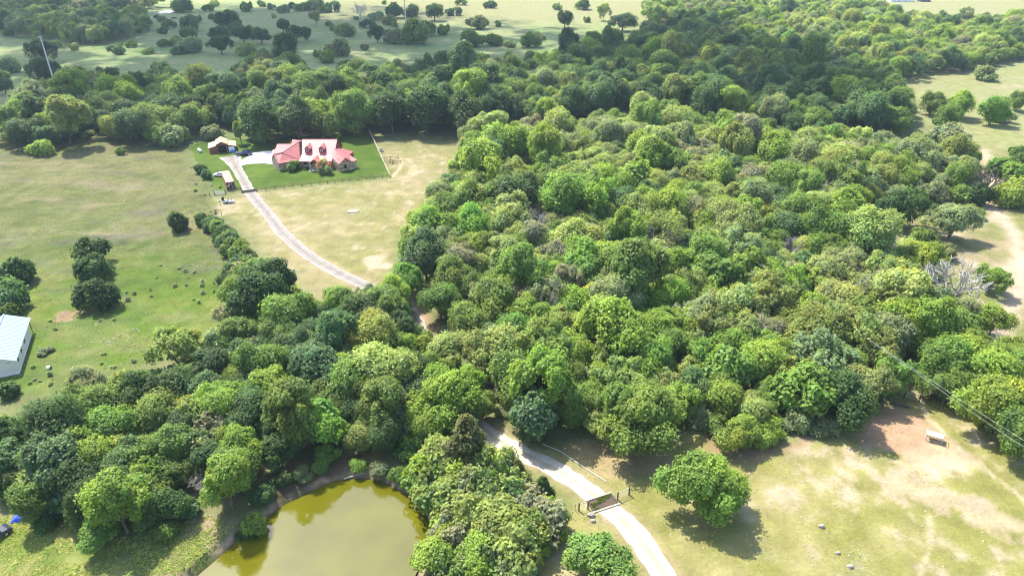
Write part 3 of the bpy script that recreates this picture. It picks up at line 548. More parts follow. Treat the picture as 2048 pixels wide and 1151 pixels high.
exec_list = '''
lone v 1413 962 160|big leafy tree standing alone in the straw paddock with its shadow beneath
lone b 890 792 142|round lime-topped tree bulging over the driveway bend above the pond cedar
big v 642 848 100|large-leaved vivid green tree directly above the shaded pond bank
fine y 742 668 112|pale yellow tree glowing among darker crowns near the driveway bend
big y 722 858 46|small yellow-leaved sapling hanging at the shaded pond bank
cedar c 932 884 128 1.0|tall olive-brown cedar rising beside the driveway north of the pond
cedar c 1035 938 52|small rusty cedar at the edge of the white driveway
cedar d 1086 976 58|small dark cedar between thicket and cattle guard
dead k 1905 560 165|large leafless grey tree with pale fan of branches beside the dirt track
snag k 1975 362 58|blackened forked snag standing beside the sandy track
dead k 1770 492 90|tangled bare grey tree below the shady oaks
dead k 1645 382 74|bleached bare tree inside the woodland by the oak clearing
dead k 1585 492 60 1.3|long bleached dead limb tree poking from woodland crowns
dead k 1215 418 44|grey dead top in the brushy gap of the woodland
dead k 425 880 60|bleached bare branches reaching out of the pond thicket
dead k 205 1070 56 .6|fallen bare pale branches in the pale grass near the blue tarp
dead k 395 965 62|grey leafless bush on the pond slope
dead k 322 195 40|silvery bare tree in the shaded belt beyond the rough pasture
dead k 720 20 40 1.3|bare upright tree in the far shaded pasture
oak g 1835 312 112|grey-green oak with open trunk beside the sandy clearing
oak d 1812 412 112|dark domed oak shading the sandy clearing
oak g 1908 442 104|spreading oak with visible trunk alone on the sandy clearing
oak m 1985 556 76|leaning oak beside the large leafless grey tree and dirt track
oak d 453 38 58 .95|lone dark oak standing in the far shaded pasture with trunk showing
oak d 1130 36 44 1.1|lone round oak at the edge of sunlit far field
oak u 1246 42 60 .8|wide weeping blue-green tree in the sunlit far field
oak d 868 22 46|rounded dark oak beside the far steel pole
oak d 82 98 58 1.2|upper of two stacked dark oaks behind the near steel pole
oak d 86 140 70 1.1|lower of two stacked dark oaks behind the near steel pole
oak m 85 188 82|spreading oak at the foot of the near steel pole
broad d 515 590 128|dense dark dome tree at the corner of the rough pasture
tall d 545 560 90|dark tree beside the pale paddock fence row
broad m 575 628 105|mid green dome crown between rough pasture and driveway
fine m 535 722 118|layered olive crown tree above the dark thicket
fine m 470 760 80|small layered crown at the foot of the rough pasture
broad m 600 690 66|small umbrella crown in front of the yellow tree
broad m 682 606 84|leafy crown filling the gap between paddock and driveway
broad b 785 590 92|leafy tree leaning over the driveway at the paddock corner
broad u 640 745 120|blue-green dappled crown below the yellow tree
broad m 702 762 118|broad dappled crown facing the pond below the yellow tree
broad l 772 742 130|large pale dappled crown between yellow tree and lime-topped tree
broad b 826 696 74|bright crown tucked behind the lime-topped round tree
broad m 595 808 76|shaded crown above the large-leaved vivid tree
tall m 762 810 100|shaded tall tree between pond bank and dappled crowns
fine b 443 806 112|bright weeping dome beside the dark thicket
fine b 470 880 84|lower bright crown on the pond's thicket side
tall b 452 962 96 1.1|yellow-green tree leaning out over the pond's corner
big b 502 1028 56|bright low bough at the water's edge
broad m 350 950 70|shaded undergrowth tree behind the pond corner tree
broad u 105 930 140|large pale blue-green tree beside the blue tarp
tall b 232 1000 118 1.05|vine-covered tree with bright sunny flank near the blue tarp
broad b 192 858 86|bright green crown beyond the large pale tree by the tarp
broad d 20 960 70|dark shaded tree over the blue tarp
broad g 168 775 98|grey-green tree with dark underside below the white shed
airy o 350 700 112|thin olive tree at the foot of the rough pasture
twig d 436 700 84 1.1|dark thin tree half hiding the white camper trailer
broad d 272 792 116|dark leafy tree between shed pasture and pond thicket
broad d 345 780 100|dark leafy crown beside the bright weeping dome
broad d 360 860 90|dark thicket tree above the bare branches
broad m 290 900 80|shaded crown behind the vine-covered tree
tall d 420 740 80|dark tree below the white camper trailer
broad d 500 830 110|dark shaded crown between bright dome and large-leaved tree
broad d 560 900 80|dark tree hanging over the pond's brown bank
broad m 985 605 112|mid green crown beside the driveway tunnel mouth
broad m 940 645 92|leafy crown beside the dirt opening of the driveway
broad b 1076 642 90|bright lime crown standing out inside the woodland near the driveway
broad l 988 702 118|pale dappled crown beyond the lime-topped round tree
broad m 1022 756 124|mid green crown facing the driveway bend
broad b 1140 706 108|bright green crown in the woodland front above the gate
airy o 1222 640 120|thin olive tree in the middle of the sunlit woodland
airy o 1195 720 100|thin olive crown behind the big front tree
broad m 1122 756 108|mid green crown behind the blue-green front tree
big u 1066 830 94 1.25|blue-green big-leaved tree at the woodland front beside the driveway
broad m 1182 804 84|slim mid green tree beside the big front tree
lone m 1278 832 165|biggest front tree of the woodland facing the lone paddock tree
broad v 1302 722 104|vivid green crown behind the biggest front tree
broad u 1392 772 92|blue-green crown at the woodland front beside the biggest tree
broad b 1442 792 92|bright crown at the woodland edge facing the paddock
broad m 1348 690 88|mid green crown in second row behind the biggest front tree
broad b 1470 692 90|bright crown in the second row toward the feeder
broad v 1502 735 90|vivid green crown in front row toward the feeder
broad b 1482 864 96 .75|low bright leafy tree jutting into the paddock
shrub m 1436 846 66 1.1|leafy scrub filling the wood edge beside the low jutting tree
shrub b 1528 866 62 1.1|bright scrub on the feeder side of the low jutting tree
shrub g 1405 830 60 1.1|grey-green scrub at the wood edge behind the lone paddock tree
airy o 1545 598 126|olive-yellow thin crown on the sunlit wood's feeder side
airy o 1640 642 118|wide olive thin crown above the vivid feeder-side tree
airy o 1702 662 132|broad olive thin crown above the sandy gap
airy o 1752 702 112|olive thin crown over the trampled corner
big v 1612 776 118|vivid feathery tree beside the trampled red soil
broad d 1702 796 118|dark leafy tree beside the trampled red soil
airy m 1778 744 100|open-branched tree overhanging the braced fence corner
broad b 1535 720 108|bright round crown between woodland front and olive trees
airy l 1800 600 156|wide pale thin crown beside the large leafless grey tree
fine y 1690 604 56|narrow yellow sapling among olive crowns
broad m 1912 662 98|mid green tree at the field edge below the leafless grey tree
broad m 1888 722 108|leafy tree behind the overhead wires and brace posts
broad b 1985 738 112|bright layered tree beside the overhead wires
lone b 2005 805 150|bright layered tree behind the tube gate
broad m 2040 730 80|green tree at frame edge beyond the tube gate
fine m 1668 462 120|smooth mid green dome beneath the bleached bare tree
broad b 1850 520 90|bright crown beside the tangled bare grey tree
broad l 1160 480 100|pale crown below the brushy gap
fine b 1430 352 90|smooth bright dome beyond the brushy gap
fine b 1360 388 70|small bright dome below the smooth dome
tall b 1090 300 70 1.3|tall open tree with long bare trunk at the paddock end
oak u 1232 305 60 1.2|tall tree with dark trunk deep in the woodland
broad b 962 330 110|sunlit crown at the paddock's upper end
broad b 1010 290 100|pale sunlit crown facing the shaded belt
broad v 945 452 100|vivid dome over the straw paddock edge
broad d 1030 392 110|dark-hollowed tree at the straw paddock edge
broad v 1135 400 116|leafy green dome beyond the dark-hollowed tree
broad v 870 455 100|vivid crown overlooking the straw paddock
broad u 850 505 112|blue-green big crown at the paddock corner
broad v 812 560 80|leafy crown over the driveway mouth
broad b 960 500 90|lime crown inside the paddock-side wood
broad m 880 600 80|dark-based crown by the dirt opening
broad m 905 555 100|mid green crown behind the dirt opening
broad y 1235 512 74|yellow-tinged crown in mid woodland
broad y 1180 600 80|yellowish crown in mid woodland below the pale crown
broad b 1100 560 90|bright crown above the lime woodland crown
broad m 704 222 84 1.1|big round tree directly behind the red-roofed house
broad d 592 232 96|dark tree behind the house toward the barn
broad d 522 238 88|dark tree behind the small barn's pad
broad d 782 218 86|dark tree behind the lawn's far fence corner
broad d 852 212 100|dark dome beyond the paddock's upper edge
broad d 930 222 90|dark tree where shaded belt meets sunlit wood
broad m 640 245 60|grey-green low tree between two dark trees behind the house
tall m 478 262 24 1.5|slender young tree beside the small barn
shrub g 648 332 34 1.3|crepe myrtle bush with red blossoms before the house's entrance
shrub m 586 330 28 1.2|round green bush before the house's window wall
shrub d 401 336 26 1.2|dark bush behind the white car and container
shrub u 412 347 26 1.2|rounded dark bush touching the white car's nose
shrub d 355 438 50 1.3|solitary round dark bush in the rough pasture near the fence row
shrub d 176 498 72 1.3|upper bush of the dark pair in the rough pasture
shrub d 186 530 70 1.2|middle bush of the dark clump in the rough pasture
shrub d 190 584 84 1.2|lower dark bush of the pair above the white shed
shrub d 28 540 74 1.2|dark bush above the white shed's roof at the frame edge
shrub u 12 588 76 1.3|blue-green bush touching the white shed's far end
shrub m 8 612 60|low bush tucked behind the white shed
shrub u 424 445 42 1.1|blue-green hedge bush between first and second fence-row bushes
shrub d 448 466 48 1.1|dark hedge bush between second and third fence-row bushes
shrub m 467 490 52 1.1|leafy hedge bush between third and fourth fence-row bushes
shrub d 492 518 58 1.1|dark hedge bush on the paddock side of the fence row
shrub m 502 548 60 1.1|leafy hedge bush beside the dark dome tree
shrub d 462 550 58 1.1|dark hedge bush on the pasture side of the fence row
shrub d 408 436 34 1.2|first dark bush of the fence row nearest the boat
shrub m 436 452 44 1.2|leafy bush second in the fence row
shrub u 456 478 52 1.2|blue-green bush third in the fence row
shrub m 478 500 52 1.2|leafy bush fourth in the fence row
shrub u 478 530 64 1.2|broad bush at the lower end of fence row
shrub m 470 575 60 1.2|bushy shrub joining fence row and dark dome tree
shrub u 460 625 50 1.2|shrub at the pasture edge below the dark dome tree
shrub b 80 293 48|light green shrub at the top of the rough pasture
shrub m 240 300 24|small shrub by the stone wall above rough pasture
shrub g 340 268 70|grey-green brush above the rough pasture
shrub g 425 262 44|grey brush behind the small barn
shrub b 372 272 26|bright small shrub near the barn's old wall
shrub u 28 850 64|blue-green shrub below the white shed's corner
shrub g 62 848 60|grey brush below the white shed
shrub d 16 775 50|dark shrub against the white shed's foot
shrub g 90 700 30 .6|low grey weeds beside the bucket
shrub d 90 1040 50|dark brush at the base of the large pale tree
shrub m 330 1058 54|bright low shrub on the pond slope
shrub m 300 1020 70|leafy shrub below the vine-covered tree
shrub u 370 1010 60|shrub beside the pond corner tree's roots
shrub d 562 955 44|dark brush low on the shaded pond bank
shrub g 604 945 40|grey brush on the shaded pond bank
shrub d 525 985 50|dark shrub on the bank beside the bright low bough
shrub m 640 930 36|green shrub on the brown pond bank
shrub d 486 1050 40|dark shrub at the foot of the pond corner tree
shrub g 760 930 44|grey shrub at the head of the pond
shrub m 800 945 50|leafy shrub overhanging the pond's upper shore
shrub v 715 925 34|small bright plant on the brown pond bank
shrub m 655 905 50|shrub under the large-leaved vivid tree
shrub g 912 1010 84|grey-green thicket shrub at the pond's edge
shrub g 945 990 96 1.2|grey vine-covered thicket beside the tall cedar
shrub b 845 935 86 1.2|bright leafy shrub at the pond's inlet
shrub b 900 950 96 1.2|bright vine shrub below the tall cedar
shrub g 1000 962 62|grey brush beside the small rusty cedar
broad y 1018 1048 142 .7|lime sunlit tree in the thicket beside the pond
broad m 1098 1040 84 .7|green tree in the thicket facing the cattle guard
broad b 872 1098 108 .7|bright tree over the pond water at the frame's bottom
broad b 962 1112 112 .7|bright leafy tree at the thicket's lower end
broad m 1200 1118 132 .7|isolated bushy tree beside the driveway below the cattle guard
shrub m 820 885 66|leafy shrub under the lime-topped round tree
broad l 906 702 96|pale crown between lime-topped tree and driveway opening
broad m 870 738 86|mid green crown hiding the driveway above the lime-topped tree
broad b 930 762 80|bright crown over the hidden driveway beside lime-topped tree
broad m 962 812 66|low crown where the driveway leaves the wood
broad d 150 965 116|dark tree between large pale tree and vine-covered tree
broad m 285 985 104|leafy tree joining vine-covered tree and pond corner
broad u 250 925 100|blue-green crown above the vine-covered tree
broad d 335 1010 84|dark low tree on the pond slope
tall m 60 1005 76|tall shaded tree beside the blue tarp
broad m 195 1065 88 .8|low leafy tree at the edge of the pale grass
broad d 395 900 90|dark crown in the thicket beside bleached branches
shrub g 1832 372 52|grey shrub beside the grey-green oak's trunk
shrub m 1862 345 60|leafy brush behind the grey-green oak
shrub g 1888 352 62|dusty brush between oak and blackened snag
shrub m 1925 385 54|leafy brush under the oaks of the sandy clearing
shrub m 1935 335 50|leafy bush above the blackened snag
shrub m 2044 305 50|bush at frame edge above the sandy track
shrub m 2042 345 64|brush at frame edge beside the sandy track
shrub g 1702 402 54|grey brush at the sandy gap's upper rim
shrub g 1722 432 46|grey brush at the sandy gap's lower rim
shrub o 1948 422 40|olive bush beside the spreading clearing oak
shrub m 1850 470 50|leafy bush between clearing oaks and tangled bare tree
shrub g 1890 500 50|grey bush at the sandy clearing's lower rim
broad b 1990 640 70|bright tree at the field edge below the dirt track
shrub g 1590 835 62 1.1|dusty grey brush at the woodland's paddock edge
shrub g 1650 845 62|grey brush beside the vivid feathery tree
shrub b 1700 838 48|pale shrub under the dark tree by red soil
shrub b 1545 850 60|bright shrub at the woodland's paddock edge
shrub m 1500 815 60|shrub between paddock tree and woodland
shrub g 1872 380 62|grey brush between the shady oaks
shrub g 1745 362 82 1.2|large grey-green brush beside the sandy gap
shrub d 1960 385 56 1.3|dark bush at the snag's foot
shrub b 2032 382 74 1.2|bright bush by the sandy track at the frame edge
shrub m 2010 330 60|bush above the sandy track
shrub g 1795 385 60|grey brush behind the dark domed oak
broad m 1866 205 50|rounded tree at the near edge of the right field
broad b 1922 205 64 .9|leafy tree pair member beside the sunlit right field
broad m 1900 235 60|lower leafy tree beside the sunlit field
broad v 1990 218 58|bright leaning tree between two sunlit fields
broad m 2036 200 40|tree at frame edge beside the sunlit field
shrub g 1973 144 46|lone grey-green bush in the sunlit right field
shrub g 2000 225 50|low brush under the bright leaning tree
shrub g 1900 270 80|grey brush row below the sunlit field
'''
for ln in exec_list.strip().split('\n'):
    a, lab = ln.split('|'); t = a.split()
    add_px(t[0], t[1], float(t[2]), float(t[3]), float(t[4]), lab, float(t[5]) if len(t) > 5 else 1.0)
# scattered bushes of the far, shaded pasture
SCAT = [(323, 37, 15), (338, 47, 24), (324, 60, 18), (312, 33, 9), (378, 45, 33), (390, 38, 26), (376, 64, 30), (425, 32, 17), (415, 15, 22), (427, 6, 22), (492, 12, 26), (110, 87, 18), (146, 92, 20), (222, 96, 14), (236, 100, 22), (240, 91, 10), (261, 87, 20), (295, 101, 20), (328, 85, 24), (354, 80, 26), (378, 88, 40), (354, 100, 24), (492, 97, 32), (315, 139, 36), (12, 128, 38), (6, 147, 22), (16, 65, 18), (140, 163, 42), (523, 6, 18), (541, 12, 16), (565, 17, 22), (585, 10, 20), (603, 13, 26), (631, 6, 32), (648, 17, 22), (662, 12, 28), (547, 31, 12), (712, 36, 12), (752, 31, 25), (778, 39, 26), (788, 19, 32), (820, 20, 30), (907, 22, 28), (825, 41, 18), (790, 50, 12), (887, 58, 26), (957, 43, 38), (996, 47, 17), (690, 58, 34), (735, 46, 28), (790, 70, 40), (830, 60, 60), (850, 55, 42), (657, 46, 15), (666, 54, 17), (570, 92, 28), (675, 92, 40), (728, 93, 17), (634, 106, 18), (653, 112, 32), (945, 75, 42), (988, 78, 32), (1020, 87, 22), (1080, 70, 26), (1062, 78, 34), (1165, 8, 26), (1174, 38, 16), (1115, 12, 18), (980, 8, 22), (922, 2, 22), (768, 4, 12), (363, 7, 34), (470, 55, 30), (500, 62, 30)]
for cx, cy, w in SCAT: add_px('mound' if w < 30 else 'shrub', random.choice('umgml'), cx, cy, w * 1.22, None, random.uniform(.9, 1.25), 'bushes scattered over the far shaded pasture')
for kind, cx, cy, w, h in (('oak', 565, 50, 36, 1.1), ('oak', 590, 66, 42, 1.1), ('oak', 612, 66, 34, 1.1), ('oak', 754, 66, 38, 1.2), ('oak', 522, 70, 44, 1), ('oak', 436, 66, 44, 1), ('oak', 440, 88, 50, 1), ('oak', 485, 68, 44, 1), ('oak', 938, 92, 44, 1.1), ('oak', 6, 170, 44, 1), ('airy', 1209, 22, 32, 1.1), ('airy', 1304, 26, 56, .9), ('airy', 1360, 26, 50, .9), ('airy', 1400, 26, 44, .9), ('oak', 1480, 28, 60, .9), ('oak', 1168, 8, 30, .9), ('airy', 631, 34, 32, .9), ('oak', 216, 150, 48, 1.1)):
    add_px(kind, 'd' if kind == 'oak' else 'l', cx, cy, w, None, h)

# woods filled crown by crown, largest first
cellsz = 8.0; grid_ = {}
def put(t): grid_.setdefault((int(t['X'] // cellsz), int(t['Y'] // cellsz)), []).append(t)
for t in TREES: put(t)
def free(x, y, r, k):
    gx, gy = int(x // cellsz), int(y // cellsz)
    for i in range(-2, 3):
        for j in range(-2, 3):
            for t in grid_.get((gx + i, gy + j), ()):
                if (t['X'] - x) ** 2 + (t['Y'] - y) ** 2 < (k * (r + t['w'] / 2)) ** 2: return False
    return True
FILL = []
def fill(region, n_try, kinds, cols, dmin, dmax, k, seed, hmul=1.0, avoid=3.2):
    r = random.Random(seed); wp = Wp(region, 6.0); xs = [p[0] for p in wp]; ys = [p[1] for p in wp]
    for a in range(n_try):
        x = r.uniform(min(xs), max(xs)); y = r.uniform(min(ys), max(ys))
        if not pip(wp, x, y): continue
        w = r.uniform(dmin, dmax) * (1.15 if a < n_try * .3 else .9)
        if not free(x, y, w / 2, k): continue
        if y < 260 and avoid:
            if min((x - p[0]) ** 2 + (y - p[1]) ** 2 for p in DL[::3]) < (avoid + w * .18) ** 2: continue
        if pip(LAWN, x, y): continue
        kd = r.choices([q[0] for q in kinds], [q[1] for q in kinds])[0]; c = r.choices([q[0] for q in cols], [q[1] for q in cols])[0]; kd = 'airy' if kd in ('dead', 'twig') and y < 112 else kd; c = 'c' if kd == 'cedar' else ('g' if kd == 'twig' and c in ('b', 'v', 'm') else c)
        t = dict(kind=kd, col=c, X=x, Y=y, w=w * (.75 if kd == 'cedar' else 1), h=w * RATIO[kd] * hmul * r.uniform(.85, 1.2), label=None, size=w * FPX / proj(x, y, 5)[2], hand=False, group=None, reg=seed); FILL.append(t); put(t)
KMIX = [('broad', 5), ('tall', 2), ('fine', 2), ('airy', 2), ('oak', 1.5), ('big', 1)]
fill(R_BELT, 34000, [('broad', 5), ('oak', 3), ('tall', 1.5), ('fine', 2), ('airy', 1)], [('d', 4), ('m', 5), ('u', 3), ('g', 1), ('b', .7), ('o', .8)], 8.0, 14.5, .50, 1)
fill(R_MID, 22000, [('broad', 5), ('airy', 4), ('fine', 2), ('tall', 2), ('oak', 1.5), ('big', 1), ('twig', 2.2), ('dead', .8)], [('b', 5), ('m', 4), ('l', 4), ('o', 2), ('v', 1.5), ('g', 2.5), ('y', .4)], 6.0, 11.5, .49, 2)
fill(R_RIGHTTOP, 20000, [('broad', 4), ('airy', 3), ('oak', 3), ('twig', 1.2), ('dead', .5)], [('l', 4), ('b', 3), ('g', 3), ('m', 2.5), ('o', 1.5), ('u', 1), ('e', .4)], 8, 15, .51, 3)
fill(R_FAR_T, 4000, [('broad', 3), ('airy', 2), ('oak', 3)], [('m', 3), ('l', 3), ('g', 1)], 11, 17, .62, 4)
fill(R_FARLEFT, 9000, [('broad', 3), ('oak', 3), ('airy', 1)], [('u', 3), ('d', 1.5), ('m', 3), ('g', 2.5), ('l', 1.5)], 9, 15, .62, 5)
fill(R_POND, 5000, [('broad', 5), ('tall', 2), ('fine', 3), ('airy', 1.5)], [('d', 4), ('m', 4), ('u', 2.5), ('b', 1)], 5, 9.5, .49, 6)
fill(R_RIGHTLOW, 1500, [('broad', 4), ('oak', 2)], [('b', 3), ('m', 3), ('g', 1)], 6, 9, .56, 8)
fill(R_PENIN, 1500, [('shrub', 3), ('big', 1)], [('b', 3), ('m', 2), ('g', 3), ('l', 2)], 3.5, 6.5, .60, 9, 1.0, 1.5)
TREES_MAX = 292
def is_tree(t): return t['kind'] not in ('shrub', 'mound')
n_hand = sum(1 for t in TREES if is_tree(t))
cand = sorted([t for t in FILL if is_tree(t)], key=lambda t: -t['size']); keep = cand[:max(0, TREES_MAX - n_hand)]; rest = cand[max(0, TREES_MAX - n_hand):]
TREES += keep + [t for t in FILL if not is_tree(t)]
print('trees: hand', n_hand, 'fill kept', len(keep), 'massed', len(rest), 'shrubs', sum(1 for t in TREES if not is_tree(t)))

# labels that point from one thing one can find towards another
LMK = [('cattle guard', W(1205, 1005)), ('lone paddock tree', W(1408, 1010)), ('cattle feeder', W(1868, 872)), ('tube gate', W(1898, 805)), ('leafless grey tree', W(1880, 625)), ('dirt track', W(2040, 540)), ('sandy clearing', W(1900, 480)), ('blackened snag', W(1970, 392)),
       ('pond', W(680, 1080)), ('blue tarp', W(45, 1030)), ('white shed', W(30, 700)), ('camper trailer', W(432, 690)), ('red-roofed house', W(630, 320)), ('small barn', W(445, 300)), ('container', W(460, 370)), ('white boat', W(458, 402)), ('steel pole', W(117, 190)), ('far steel pole', W(812, 50)),
       ('far pond', W(270, 26)), ('lime-topped tree', W(890, 850)), ('yellow tree', W(742, 720)), ('driveway bend', W(845, 670)), ('plank pens', W(785, 322)), ('brushy gap', W(1230, 430)), ('white farm', W(1800, 10)), ('biggest front tree', W(1278, 890)), ('rock outcrop', W(706, 422))]
ORD = ['nearest', 'second', 'third', 'fourth', 'fifth', 'sixth', 'seventh', 'eighth', 'ninth', 'tenth', 'eleventh', 'twelfth', 'thirteenth', 'fourteenth', 'fifteenth', 'sixteenth', 'seventeenth', 'eighteenth', 'nineteenth', 'twentieth', 'twenty-first', 'twenty-second', 'twenty-third', 'twenty-fourth', 'twenty-fifth', 'twenty-sixth', 'twenty-seventh', 'twenty-eighth', 'twenty-ninth', 'thirtieth']
bins = {}
for t in TREES:
    if t['label']: continue
    p = Vector((t['X'], t['Y'], 0)); best = min(LMK, key=lambda l: (l[1] - p).length); v = p - best[1]; far_b = None; bd = 9
    for l in LMK:
        u = l[1] - best[1]
        if l is best or u.length < 8: continue
        a = v.angle(u) if v.length > .01 else 0
        if a < bd: bd = a; far_b = l
    bins.setdefault((best[0], far_b[0], is_tree(t)), []).append((v.length, t))
for (a, b, tr), v in bins.items():
    v.sort(key=lambda q: q[0]); cnt = {}
    for dlen, t in v:
        key = (t['col'], t['kind']); i = cnt.get(key, 0); cnt[key] = i + 1
        same = sum(1 for q in v if (q[1]['col'], q[1]['kind']) == key)
        pre = '' if same == 1 else ORD[i] + ' '
        t['label'] = f"{pre}{CNAME[t['col']]} {KWORD[t['kind']]} going from the {a} towards the {b}"
for t in TREES:
    if not t['group']:
        t['group'] = ('trees of the woods and fields' if is_tree(t) else 'bushes of the near pasture and wood edges')

def place(t, r):
    cm, tm, R, H = r.choice(PROTO[t['kind']])
    o = empty(KNAME[t['kind']], (t['X'], t['Y'], t.get('z', 0.0)), t['label'], 'shrub' if not is_tree(t) else 'tree', r.uniform(0, 6.28), t['group'])
    s = t['w'] / (2 * R); o.scale = (s * r.uniform(.94, 1.06), s * r.uniform(.94, 1.06), t['h'] / H)
    c = bpy.data.objects.new('bare_branches' if t['kind'] in ('dead', 'snag') else ('foliage' if not is_tree(t) else 'crown'), cm); COL.objects.link(c); c.parent = o
    j = r.uniform(.86, 1.14); base = COLS[t['col']]; c.color = tuple(base[i] * j * r.uniform(.93, 1.07) for i in range(3)) + (1,)
    if tm and (is_tree(t) or t['size'] > 38):
        k = bpy.data.objects.new('trunk' if is_tree(t) else 'stems', tm); COL.objects.link(k); k.parent = o
    return o
PR = random.Random(5)
for t in TREES:
    if t['Y'] < 110:
        sd = sdist(POND, np.array([t['X']]), np.array([t['Y']]))[0]; t['z'] = -max(0, min(1, (sd + 1.9) / 2.6)) ** 1.2 * 2.1 if sd > -1.9 else 0
    t['obj'] = place(t, PR)
    if t['label'].startswith('crepe myrtle'):
        r = np.random.default_rng(4); v, q, c, cen = crown_arrays(r, 2.6, 3.2, 1.6, nl=12, lr=.3, nleaf=420, leaf=.16, spread=.9)
        b = bpy.data.objects.new('blossom', np_mesh('blossom', v, q, M_ORANGE, c)); COL.objects.link(b); b.parent = t['obj']; b['kind'] = 'stuff'

# ------------------------------------------------------------------ the rest of the wood, one mass
def scatter(name, pts, protos, mat, label, cat):
    """pts: (x, y, z, sx, sz, rot, proto index)"""
    me = bpy.data.meshes.new(name); n = len(pts); A = np.array(pts, np.float32)
    me.vertices.add(n); me.vertices.foreach_set('co', np.ascontiguousarray(A[:, :3]).ravel())
    a = me.attributes.new('sc', 'FLOAT_VECTOR', 'POINT'); a.data.foreach_set('vector', np.ascontiguousarray(np.stack([A[:, 3], A[:, 3], A[:, 4]], 1)).ravel())
    a = me.attributes.new('rt', 'FLOAT_VECTOR', 'POINT'); a.data.foreach_set('vector', np.ascontiguousarray(np.stack([A[:, 5] * 0, A[:, 5] * 0, A[:, 5]], 1)).ravel())
    a = me.attributes.new('pi', 'INT', 'POINT'); a.data.foreach_set('value', A[:, 6].astype(np.int32))
    o = bpy.data.objects.new(name, me); COL.objects.link(o); tag(o, label, cat, kind='stuff')
    ng = bpy.data.node_groups.new(name, 'GeometryNodeTree'); ng.interface.new_socket('Geometry', in_out='INPUT', socket_type='NodeSocketGeometry'); ng.interface.new_socket('Geometry', in_out='OUTPUT', socket_type='NodeSocketGeometry')
    N = ng.nodes; L = ng.links; gi = N.new('NodeGroupInput'); go = N.new('NodeGroupOutput'); jn = N.new('GeometryNodeJoinGeometry')
    def named(nm, ty):
        q = N.new('GeometryNodeInputNamedAttribute'); q.data_type = ty; q.inputs['Name'].default_value = nm; return q
    sc = named('sc', 'FLOAT_VECTOR'); rt = named('rt', 'FLOAT_VECTOR'); pi = named('pi', 'INT')
    for i, src in enumerate(protos):
        ob = N.new('GeometryNodeObjectInfo'); ob.inputs['Object'].default_value = src; ob.transform_space = 'ORIGINAL'
        sm = N.new('GeometryNodeSetMaterial'); sm.inputs['Material'].default_value = mat; L.new(ob.outputs['Geometry'], sm.inputs['Geometry'])
        cmp_ = N.new('FunctionNodeCompare'); cmp_.data_type = 'INT'; cmp_.operation = 'EQUAL'; L.new(pi.outputs[0], cmp_.inputs[2]); cmp_.inputs[3].default_value = i
        ip = N.new('GeometryNodeInstanceOnPoints'); L.new(gi.outputs[0], ip.inputs['Points']); L.new(cmp_.outputs[0], ip.inputs['Selection']); L.new(sm.outputs[0], ip.inputs['Instance'])
        L.new(rt.outputs[0], ip.inputs['Rotation']); L.new(sc.outputs[0], ip.inputs['Scale']); L.new(ip.outputs[0], jn.inputs[0])
    L.new(jn.outputs[0], go.inputs[0])
    md = o.modifiers.new('scatter', 'NODES'); md.node_group = ng; return o
first = {}
for t in TREES:
    first.setdefault(t['kind'], []).append(t)
def crown_objs(kind, n):
    out = []; seen = set()
    for t in first.get(kind, []):
        for ch in t['obj'].children:
            if ch.name.split('.')[0] in ('crown', 'foliage', 'bare_branches') and ch.data.name not in seen and len(out) < n: seen.add(ch.data.name); out.append((ch, kind))
    return out
SRC = crown_objs('broad', 5) + crown_objs('oak', 3) + crown_objs('fine', 2) + crown_objs('airy', 3) + crown_objs('tall', 2)
def mass(name, trees, ramp, label, seed):
    if not trees: return
    r = random.Random(seed); pts = []
    for t in trees:
        ids = [i for i, s in enumerate(SRC) if s[1] == t['kind']] or [0, 1, 2]; i = r.choice(ids); R, H = [(p[2], p[3]) for p in PROTO[SRC[i][1]]][0]
        pts.append((t['X'], t['Y'], 0, t['w'] / (2 * R), t['h'] / H, r.uniform(0, 6.28), i))
    scatter(name, pts, [s[0] for s in SRC], leaf_mat(name + '_leaves', 'ramp', ramp), label, 'woodland')
def jit(c, k): return tuple(q * k for q in c)
D = COLS
mass('woodland', [t for t in rest if t['reg'] not in (2, 3, 4, 5)], [D['d'], D['m'], D['u'], jit(D['m'], 1.15), D['d'], jit(D['m'], .9), D['g'], D['b'], D['u'], D['o'], jit(D['d'], 1.2), D['m']], 'continuous woodland canopy filling the shaded belt beyond the house', 3)
mass('sunlit_woodland', [t for t in rest if t['reg'] in (2, 3, 4, 5)], [D['b'], D['m'], D['l'], jit(D['m'], 1.25), D['g'], D['b'], D['l'], D['o'], jit(D['g'], 1.1), D['m'], D['u'], jit(D['l'], 1.15), D['e']], 'continuous sunlit woodland canopy of mixed light greens', 4)  # leaf ramp lighter than the belt's, sunlight put into its colours
# undergrowth on the wood floor
UG = []
ur = random.Random(11)
for R_, n in ((R_BELT, 900), (R_MID, 1500), (R_POND, 420), (R_RIGHTTOP, 500), (R_RIGHTLOW, 60), (R_PENIN, 120)):
    wp = Wp(R_, 3.0); xs = [p[0] for p in wp]; ys = [p[1] for p in wp]; c = 0
    while c < n:
        x = ur.uniform(min(xs), max(xs)); y = ur.uniform(min(ys), max(ys))
        if pip(wp, x, y):
            c += 1
            if y < 260 and min((x - p[0]) ** 2 + (y - p[1]) ** 2 for p in DL[::3]) < 9: continue
            if pip(LAWN, x, y): continue
            if y < 110 and sdist(POND, np.array([x]), np.array([y]))[0] > -2.5: continue
            s = ur.uniform(.6, 1.7); UG.append((x, y, 0, s, s * ur.uniform(.7, 1.6), ur.uniform(0, 6.28), ur.randrange(4)))
SS = crown_objs('mound', 3) + crown_objs('shrub', 1)
